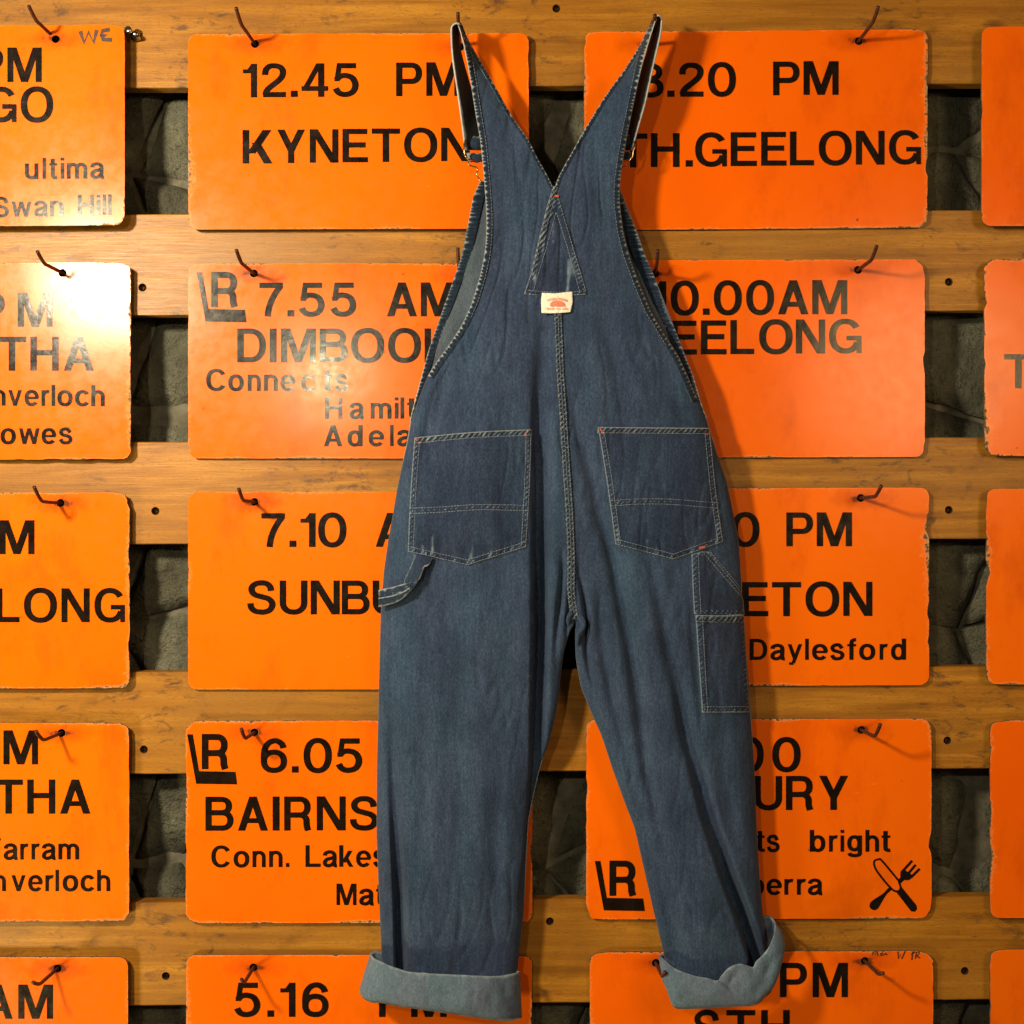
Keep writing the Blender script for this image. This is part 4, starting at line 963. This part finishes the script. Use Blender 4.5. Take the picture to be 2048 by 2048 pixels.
buckle([(1268, 283, .052), (1270, 292, .054), (1267, 300, .054), (1265, 312, .053), (1261, 318, .052), (1252, 321, .046), (1240, 322, .036)],
       [(1261, 318, .052), (1257, 325, .050), (1250, 331, .048), (1243, 336, .046), (1238, 350, .044)], None)
def lump(name, cx0, y0, cx1, y1, w0, w1, d, mat):
    """folded strap end rolled round the buckle bar"""
    V = []; nv = 14; nu = 10; A = []
    for j in range(nv):
        t = j / (nv - 1); y = y0 + (y1 - y0) * t; xl = cx0 + (cx1 - cx0) * t; wd = w0 + (w1 - w0) * t
        for i in range(nu):
            u = i / (nu - 1); x = xl + wd * u
            dd = d + .007 * math.sin(math.pi * t) ** .5 * math.sin(math.pi * u) ** .5 + .0014 * noise.noise(Vector((x * .15, y * .2, 2)))
            V.append(at(x, y + 2.5 * noise.noise(Vector((x * .12, 5, t))), dd)); A.append(.8 * max(0, 1 - 4 * u) + .5 * max(0, 1 - 4 * t))
    o = link(name, mesh_pd(V, grid_faces(nu, nv), A), [mat, HEM, RIM], ov); fix_out(o); solid(o, .0016, -1, 2, 1)
lump('strap_fold', 938, 272, 932, 299, 26, 34, .040, HEM)
lump('strap_fold', 933, 306, 938, 325, 36, 34, .038, HEM)
lump('strap_fold', 1250, 269, 1244, 296, 17, 21, .040, HEM)
lump('strap_fold', 1246, 303, 1242, 321, 17, 18, .038, HEM)
# patches lying on the cloth -------------------------------------------------
def resample(pts, n):
    L = [0]
    for a, b in zip(pts, pts[1:]): L.append(L[-1] + math.dist(a, b))
    out = []
    for i in range(n):
        s = L[-1] * i / (n - 1); k = 0
        while k < len(L) - 2 and L[k + 1] < s: k += 1
        r = (s - L[k]) / max(1e-6, L[k + 1] - L[k]); out.append(tuple(pts[k][c] + (pts[k + 1][c] - pts[k][c]) * r for c in (0, 1)))
    return out
def stitches(lines, lift, parent, dfn=cloth_d, dash=4.4, gap=1.4, wd=1.05, mat=None, wob=.35):
    V = []; F = []
    for pts in lines:
        tot = sum(math.dist(a, b) for a, b in zip(pts, pts[1:])); n = max(1, int(tot / (dash + gap)))
        fine = resample(pts, n * 3 + 1)
        for k in range(n):
            p0 = fine[3 * k]; p1 = fine[min(3 * k + 2, len(fine) - 1)]
            dx, dy = p1[0] - p0[0], p1[1] - p0[1]; L = math.hypot(dx, dy) or 1
            ex = dash / L; p1 = (p0[0] + dx * ex, p0[1] + dy * ex)
            nx, ny = -dy / L * wd / 2, dx / L * wd / 2
            j = wob * noise.noise(Vector((p0[0] * .07, p0[1] * .07, 3))); p0 = (p0[0] + nx * j, p0[1] + ny * j); p1 = (p1[0] + nx * j, p1[1] + ny * j)
            b = len(V)
            for (x, y) in (p0, p1):
                d = dfn(x, y) + lift
                V += [at(x + nx, y + ny, d), at(x, y, d + .0006), at(x - nx, y - ny, d)]
            F += [(b, b + 1, b + 4, b + 3), (b + 1, b + 2, b + 5, b + 4)]
    return link('stitching', mesh_pd(V, F), mat or THREAD, parent, kind='stuff')
def coons(top, bottom, left, right, nu, nv):
    T = resample(top, nu); B = resample(bottom, nu); Lf = resample(left, nv); R = resample(right, nv); out = []
    for j in range(nv):
        v = j / (nv - 1)
        for i in range(nu):
            u = i / (nu - 1)
            out.append(tuple((1 - v) * T[i][c] + v * B[i][c] + (1 - u) * Lf[j][c] + u * R[j][c]
                       - ((1 - u) * (1 - v) * T[0][c] + u * (1 - v) * T[-1][c] + (1 - u) * v * B[0][c] + u * v * B[-1][c]) for c in (0, 1)))
    return out
def patch(name, top, bottom, left, right, parent, mats, lift=.0026, nu=50, nv=50, puff=.0, edgew=.8, crease=0, crz=None, seam=10, dfn=cloth_d, th=.0012, label=None, tuck=True):
    P = coons(top, bottom, left, right, nu, nv); V = []; A = []
    for k, (x, y) in enumerate(P):
        i = k % nu; j = k // nu; u = i / (nu - 1); v = j / (nv - 1)
        wpx = math.dist(P[j * nu], P[j * nu + nu - 1]); hpx = math.dist(P[i], P[(nv - 1) * nu + i])
        e = min(u * wpx, (1 - u) * wpx, v * hpx, (1 - v) * hpx)
        ph = .5 + .5 * math.sin((x + y) * .62 + 3 * noise.noise(Vector((x * .03, y * .03, 2))))
        band = math.exp(-((e - seam * .5) / (seam * .42)) ** 2)
        wr = edgew * 1.2 * max(0, 1 - e / 2.6) + .12 * math.exp(-((e - 15) / 9) ** 2) + band * ((2.3 if ph > .55 else 1.5) * (ph - .55)) * (.6 + 1.2 * abs(noise.noise(Vector((x * .05, y * .05, 8)))))
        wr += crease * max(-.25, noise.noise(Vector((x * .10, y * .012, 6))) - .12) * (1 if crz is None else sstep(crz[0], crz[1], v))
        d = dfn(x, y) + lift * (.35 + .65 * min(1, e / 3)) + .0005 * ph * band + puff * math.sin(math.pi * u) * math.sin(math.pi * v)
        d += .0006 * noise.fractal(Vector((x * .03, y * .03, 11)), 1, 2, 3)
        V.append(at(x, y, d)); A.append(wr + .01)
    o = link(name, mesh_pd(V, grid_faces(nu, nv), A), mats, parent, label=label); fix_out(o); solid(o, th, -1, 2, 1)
    return o
def inset(poly, k):
    """offset an open polyline to its left side by k px"""
    out = []
    for i, p in enumerate(poly):
        a = poly[max(0, i - 1)]; b = poly[min(len(poly) - 1, i + 1)]; dx, dy = b[0] - a[0], b[1] - a[1]; L = math.hypot(dx, dy)
        out.append((p[0] + dy / L * k, p[1] - dx / L * k))
    return out
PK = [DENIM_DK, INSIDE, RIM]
def bartack(x, y, ang, parent, ln=13, wd=4.2):
    c, s = math.cos(ang), math.sin(ang); V = []
    ps = [(x + c * t * ln / 2 - s * q * wd / 2, y + s * t * ln / 2 + c * q * wd / 2) for t in (-1, 1) for q in (-1, 0, 1)]
    V = [at(px, py, cloth_d(px, py) + .0032 + (.0008 if k % 3 == 1 else 0)) for k, (px, py) in enumerate(ps)]
    return link('bartack', mesh_pd(V, [(0, 1, 4, 3), (1, 2, 5, 4)]), REDTHREAD, parent)
# seat pockets
def pocket(TLc, TRc, BRc, BPc, BLc, topmid, seam_l, seam_r, tacks, mid):
    top = catmull([TLc, topmid, TRc], 8); left = catmull([TLc, mid[0], BLc], 8); right = catmull([TRc, mid[1], BRc], 8)
    bottom = [BLc] + [tuple(BLc[c] + (BPc[c] - BLc[c]) * t for c in (0, 1)) for t in (.5,)] + [BPc] + [tuple(BPc[c] + (BRc[c] - BPc[c]) * .5 for c in (0, 1))] + [BRc]
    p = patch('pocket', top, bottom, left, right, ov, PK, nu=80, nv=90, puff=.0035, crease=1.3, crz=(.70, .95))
    pd = lambda x, y: cloth_d(x, y) + .0035 * max(0, math.sin(math.pi * min(1, max(0, (x - TLc[0]) / (TRc[0] - TLc[0]))))) * max(0, math.sin(math.pi * min(1, max(0, (y - TLc[1]) / (BPc[1] - TLc[1])))))
    # hem band across the top
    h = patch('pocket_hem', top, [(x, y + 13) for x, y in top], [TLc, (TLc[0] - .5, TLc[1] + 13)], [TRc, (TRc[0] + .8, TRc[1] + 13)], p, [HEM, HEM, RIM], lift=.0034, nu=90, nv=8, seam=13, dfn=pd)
    S = []
    S.append([(x, y + 1.6) for x, y in top]); S.append([(x, y + 11.5) for x, y in top])
    for k in (1.8, 11): 
        S.append([(x + k, y) for x, y in left[1:]]); S.append([(x - k, y) for x, y in right[1:]])
        S.append([(x, y - k) for x, y in bottom])
    S.append(seam_l); S.append([(x, y + 10.5) for x, y in seam_l])
    stitches(S, .0032, p, dfn=pd)
    sb = patch('pocket_seam', seam_l, [(x, y + 10.5) for x, y in seam_l], [seam_l[0], (seam_l[0][0], seam_l[0][1] + 10.5)], [seam_l[-1], (seam_l[-1][0], seam_l[-1][1] + 10.5)], p, [DENIM_DK, HEM, RIM], lift=.0026, nu=80, nv=5, seam=10, dfn=pd, edgew=.35, th=.0006)
    for x, y, a in tacks: bartack(x, y, a, p)
    return p
pocket((828.7, 875), (1063.8, 858.6), (1053, 1094), (934.7, 1131), (815.4, 1103.5), (945, 864),
       catmull([(818.5, 1016.5), (880, 1014), (960, 1009), (1056, 1011)], 6), None, [(836, 882, .7), (1052.6, 867, -.9)], ((820.5, 990), (1060, 980)))
pocket((1195.7, 854), (1420, 856), (1447, 1083.6), (1347, 1119.4), (1230.7, 1089), (1310, 855),
       catmull([(1221.5, 1001.5), (1275, 998), (1335, 998), (1400, 1003), (1438, 1006)], 6), None, [(1204, 862, .9), (1417, 864, -.8), (1404, 1095, -.2)], ((1213, 960), (1433, 985)))
# leg pocket
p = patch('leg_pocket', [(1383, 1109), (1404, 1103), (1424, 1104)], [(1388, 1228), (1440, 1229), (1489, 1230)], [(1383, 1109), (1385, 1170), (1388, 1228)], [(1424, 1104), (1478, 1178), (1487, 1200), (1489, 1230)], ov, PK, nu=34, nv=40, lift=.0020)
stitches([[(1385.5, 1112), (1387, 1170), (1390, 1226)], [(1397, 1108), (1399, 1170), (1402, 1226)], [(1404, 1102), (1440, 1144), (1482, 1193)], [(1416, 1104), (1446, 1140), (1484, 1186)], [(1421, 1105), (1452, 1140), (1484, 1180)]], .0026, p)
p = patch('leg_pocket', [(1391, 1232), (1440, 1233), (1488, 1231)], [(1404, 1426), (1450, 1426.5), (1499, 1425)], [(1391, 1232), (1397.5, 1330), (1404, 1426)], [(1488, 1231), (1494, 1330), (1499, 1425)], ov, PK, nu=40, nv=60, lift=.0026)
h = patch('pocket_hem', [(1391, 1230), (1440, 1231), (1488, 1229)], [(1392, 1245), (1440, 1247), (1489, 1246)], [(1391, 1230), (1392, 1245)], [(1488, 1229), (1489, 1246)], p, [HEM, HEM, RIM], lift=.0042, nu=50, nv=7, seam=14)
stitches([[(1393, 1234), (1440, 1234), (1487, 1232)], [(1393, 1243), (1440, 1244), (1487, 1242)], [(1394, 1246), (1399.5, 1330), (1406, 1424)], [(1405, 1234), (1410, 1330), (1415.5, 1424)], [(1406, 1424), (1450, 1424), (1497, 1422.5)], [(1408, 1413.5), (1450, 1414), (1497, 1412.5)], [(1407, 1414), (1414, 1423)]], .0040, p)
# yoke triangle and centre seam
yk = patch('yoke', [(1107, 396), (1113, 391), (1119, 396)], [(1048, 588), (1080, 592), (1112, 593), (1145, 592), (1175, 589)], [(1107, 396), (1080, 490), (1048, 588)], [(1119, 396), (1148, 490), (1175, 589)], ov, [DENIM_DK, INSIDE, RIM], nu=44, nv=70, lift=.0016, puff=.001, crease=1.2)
stitches([[(1109, 398), (1082, 492), (1051, 584)], [(1112, 425), (1094, 492), (1066, 584)], [(1117, 398), (1145, 492), (1172, 584)], [(1113, 425), (1134, 492), (1160, 584)], [(1051, 580), (1080, 583), (1112, 584.5), (1145, 584), (1172, 582)], [(1052, 588), (1112, 592), (1172, 588)]], .0026, yk)
bartack(1113, 392, .1, yk, 8, 4)
def seam_pts(off): return [(TC(y) + off, y) for y in range(600, 1250, 10)]
sm_ = patch('centre_seam', [(TC(600) - 8, 600), (TC(600) + 8, 600)], [(TC(1249) - 8, 1251), (TC(1249) + 13, 1251)], seam_pts(-8), seam_pts(9), ov, [HEM, HEM, RIM], lift=.0028, nu=12, nv=220, seam=8, edgew=.25, dfn=lambda x, y: cloth_d(TC(y) - 9, y, 'l') * .5 + cloth_d(TC(y) + 9, y, 'r') * .5)
stitches([seam_pts(-6), seam_pts(0), seam_pts(6)], .0036, sm_, dfn=lambda x, y: cloth_d(TC(y) - 9, y, 'l') * .5 + cloth_d(TC(y) + 9, y, 'r') * .5, dash=4.2)
# right strap's edge continues over the left one at the crossing
cr = catmull([(1122, 346), (1110, 376), (1100, 405), (1090, 440), (1078, 490), (1064, 545)], 6)
x2 = patch('crossing_band', [(1107, 372), (1116, 376)], [(1061, 548), (1071, 551)], [(1107, 372), (1094, 412), (1084, 452), (1061, 548)], [(1117, 374), (1105, 414), (1095, 454), (1071, 551)], ov, [HEM, HEM, RIM], lift=.0032, nu=8, nv=60, seam=8, edgew=.6)
stitches([[(1110, 376), (1097, 413), (1087, 453), (1064, 548)]], .0042, x2)
# stitching on hems
def hem_line(f, y0, y1, k): return [(f(y) + k, y) for y in range(y0, y1, 8)]
stitches([hem_line(TL, 70, 640, 11.5), hem_line(SR, 60, 700, -11.5)], .0019, ov, wd=1.0, gap=2.4)
for A_, B_, dd in (([(1158, 1228), (1166, 1233), (1171, 1241), (1172, 1250), (1168, 1262), (1161, 1275), (1157, 1292)], [(1155, 1238), (1159, 1244), (1161, 1251), (1158, 1261), (1153, 1271), (1151, 1290)], .005),
                   ([(1142, 1220), (1136, 1227), (1133, 1236), (1133, 1247), (1137, 1254)], [(1147, 1229), (1142, 1235), (1140, 1243), (1141, 1252)], .005)):
    base = cloth_d(1145, 1235, 'l')
    free_cfg = [(0, base + dd), (.5, base + dd + .002), (1, base - .004)]
    GATHERS = globals().setdefault('GATHERS', []); GATHERS.append((A_, B_, free_cfg))
# label
def label_d(x, y): return cloth_d(x, y) * .3 + .7 * cloth_d(1112, 604) + .0034 + .0012 * math.sin((x - 1080) * .06) + .0015 * sstep(600, 626, y)
lb = patch('label', catmull([(1084, 585.5), (1098, 586), (1112, 586.5), (1130, 584.5), (1144.5, 583)], 4), catmull([(1083, 626), (1100, 626.4), (1120, 626), (1141, 624)], 4), [(1084, 585.5), (1082.3, 600), (1083, 626)], [(1144.5, 583), (1145.8, 604), (1141, 624)], ov, [LABELM, LABELM, LABELM], lift=.0, nu=30, nv=20, edgew=0, dfn=label_d, th=.0006)
lt = Lettering()
def lab_text(txt, cx, y, cap, wch, d, arch=0):
    n = len(txt)
    for i, ch in enumerate(txt):
        if ch == ' ': continue
        x = cx + (i - (n - 1) / 2) * wch; yy = y + arch * ((i - (n - 1) / 2) / (n / 2)) ** 2
        lt.add(ch, x - wch * .40, x + wch * (.40 if ch != 'I' else -.1), yy, cap, d(x, yy), (.12, .10))
LDF = lambda x, y: label_d(x, y) + .0016
lab_text('ROUND HOUSE', 1114.5, 599.5, 4.6, 3.75, LDF, 4.2)
lab_text('MADE IN USA', 1114.5, 619.5, 4.6, 3.9, LDF, 0)
LL = [(1100.3 + 0, 612.5)] + [(1114.7 + 14.6 * math.cos(math.radians(a)), 609.5 - 8.6 * math.sin(math.radians(a))) for a in range(180, -1, -15)] + [(1129.3, 612.5)]
lt.poly([at(x, y, LDF(x, y)) for x, y in LL])
lt.make('label_print', LABELRED, lb)
# ------------------------------------------------------------------ hammer loop
def free_strip(name, A, B, dA, dB, mats, parent, n=40, nw=9, ew=.7, mottle=.5, seed=0):
    A = resample(catmull(A, 6), n); B = resample(catmull(B, 6), n); V = []; W = []
    for j in range(n):
        t = j / (n - 1); a, b = A[j], B[j]; da = interp(dA, t); db = interp(dB, t)
        for i in range(nw):
            u = i / (nw - 1); x = a[0] + (b[0] - a[0]) * u; y = a[1] + (b[1] - a[1]) * u
            d = da + (db - da) * u + .0015 * math.sin(math.pi * u) + .0008 * noise.noise(Vector((x * .1, y * .1, seed)))
            V.append(at(x, y, d))
            W.append(ew * (max(0, 1 - u * 7) + max(0, 1 - (1 - u) * 7)) + mottle * max(0, noise.noise(Vector((x * .11, y * .11, seed + 3))) + .25))
    o = link(name, mesh_pd(V, grid_faces(nw, n), W), mats, parent); fix_out(o); solid(o, .0022, -1, 2, 1); return o
dl = lambda x, y: cloth_d(x, y, 'l')
for A_, B_, cfg in GATHERS: free_strip('gather', A_, B_, cfg, cfg, [DENIM, HEM, DENIM], ov, n=24, nw=9, ew=.15, mottle=.15, seed=9)
hl = free_strip('hammer_loop', [(829, 1110), (823, 1128), (815, 1146), (808, 1162), (807, 1178)], [(866, 1116), (858, 1128), (849, 1132), (845, 1142), (838, 1158)],
                [(0, dl(829, 1110) + .003), (.5, dl(815, 1146) + .008), (1, dl(808, 1170) + .011)], [(0, dl(866, 1116) + .004), (.5, dl(850, 1135) + .012), (1, dl(838, 1158) + .015)], [DENIM_DK, HEM, RIM], ov, ew=.6, mottle=.1)
h2 = free_strip('loop_fold', [(839, 1143), (834, 1157), (822, 1164), (806, 1168), (785, 1174), (770, 1177), (757, 1180)], [(842, 1145), (838, 1160), (828, 1174), (815, 1188), (798, 1202), (780, 1209), (757, 1214)],
                [(0, dl(839, 1143) + .008), (.4, dl(815, 1165) + .015), (1, dl(790, 1180) + .004)], [(0, dl(839, 1143) + .0085), (.4, dl(822, 1180) + .016), (1, dl(790, 1200) + .003)], [HEM, HEM, RIM], hl, ew=.7, mottle=.6, seed=4)
LS = [((805, 1185, dl(805, 1185) + .0175)), ((785, 1192, dl(790, 1190) + .0135)), ((770, 1195, dl(790, 1190) + .010)), ((757, 1197, dl(790, 1190) + .0065))]
v, f = tube_mesh([at(*q) for q in catmull([(820, 1176, dl(820, 1176) + .0178)] + LS, 5)], .0010, 6)
link('piping', mesh_pd(v, f), THREAD, hl)
# ------------------------------------------------------------------ rolled cuffs
def cuff(top, bottom, dtop, back_top, back_bottom, dback, ends, creases=(), seed=0):
    """a rolled band: near side between top and bottom, far side behind"""
    n = 90; nw = 16
    T = resample(top, n); B = resample(bottom, n); V = []; A = []
    # cross-section goes round the roll: inner face up, over the top edge, down the outer face, under
    for j in range(n):
        t = j / (n - 1); q = abs(2 * t - 1); fe = (max(0, 1 - q ** 2.6)) ** .5
        dn = dback + (dtop - dback) * fe
        for i in range(nw):
            u = i / (nw - 1); x = T[j][0] + (B[j][0] - T[j][0]) * u; y = T[j][1] + (B[j][1] - T[j][1]) * u
            bul = .006 * math.sin(math.pi * (u * .86 + .12)) ** .8
            d = dn + bul * (.4 + .6 * fe) - .004 * (u > .97)
            for (cx, cy, ang, ln, wd, dp) in creases:
                c, s = math.cos(ang), math.sin(ang); ex, ey = x - cx, y - cy
                al, ac = ex * c + ey * s, -ex * s + ey * c
                d -= dp * math.exp(-(ac / wd) ** 2) * math.exp(-(al / ln) ** 2)
            d += .0022 * noise.fractal(Vector((x * .02, y * .022, seed)), 1, 2, 3) + .0009 * noise.noise(Vector((x * .07, y * .07, seed)))
            V.append(at(x, y, d)); A.append(.55 * max(0, 1 - u * 10) + .4 * max(0, 1 - (1 - u) * 10) + .28 * max(0, noise.noise(Vector((x * .05, y * .09, seed + 2)))))
    F = grid_faces(nw, n)
    b = len(V); T = resample(back_top, n); B2 = resample(back_bottom, n)
    for j in range(n):
        t = j / (n - 1); q = abs(2 * t - 1); fe = (max(0, 1 - q ** 2.6)) ** .5
        for i in range(nw):
            u = i / (nw - 1); x = T[j][0] + (B2[j][0] - T[j][0]) * u; y = T[j][1] + (B2[j][1] - T[j][1]) * u
            V.append(at(x, y, max(.008, dback - .012 * fe - .003 * math.sin(math.pi * u)))); A.append(.4 * max(0, 1 - u * 10))
    F += grid_faces(nw, n, True, b)
    o = link('cuff', mesh_pd(V, F, A), [CUFFM, INSIDE, RIM], ov)
    md = o.modifiers.new('thickness', 'SOLIDIFY'); md.thickness = .003; md.offset = -1; md.material_offset_rim = 0; md.use_rim = True
    return o
cuff(catmull([(744, 1908), (750, 1917), (760, 1921), (782, 1932), (825, 1944), (909.5, 1949), (989, 1952), (1024, 1947), (1036, 1944)], 6),
     catmull([(723, 1978), (726, 1990), (742, 2001), (764, 2002), (800, 2009), (909.5, 2025), (970, 2034), (1015.5, 2039), (1040, 2034)], 6), .078,
     catmull([(744, 1908), (752, 1903), (762, 1906), (830, 1914), (960, 1926), (1036, 1944)], 6),
     catmull([(723, 1978), (760, 1995), (909.5, 2010), (1040, 2034)], 6), .034, None,
     creases=[(752, 1950, 1.2, 30, 8, .003), (1012, 1990, 1.1, 30, 10, .003), (880, 1985, .15, 60, 7, .0015), (790, 1975, 1.0, 22, 7, .002)], seed=2)
cuff(catmull([(1321, 1913), (1332, 1925), (1350, 1938), (1382, 1950), (1416, 1957), (1437, 1961), (1446, 1948), (1459, 1934), (1480, 1927), (1494, 1932), (1506, 1934), (1512, 1923), (1524, 1911), (1540, 1890), (1548, 1868), (1549, 1850)], 6),
     catmull([(1322, 1916), (1328, 1950), (1340, 1988), (1350, 2011), (1370, 2014), (1420, 2012), (1470, 2009), (1508, 2007), (1530, 1988), (1547, 1966), (1560, 1925), (1566, 1890), (1560, 1860)], 6), .074,
     catmull([(1321, 1913), (1380, 1900), (1460, 1870), (1520, 1838), (1538, 1834), (1549, 1850)], 6),
     catmull([(1322, 1916), (1345, 1985), (1500, 1985), (1560, 1900), (1560, 1860)], 6), .026, None,
     creases=[(1448, 1968, .62, 15, 2.6, .009), (1466, 1952, 2.1, 16, 6, .004), (1530, 1945, 2.0, 40, 10, .003)], seed=5)
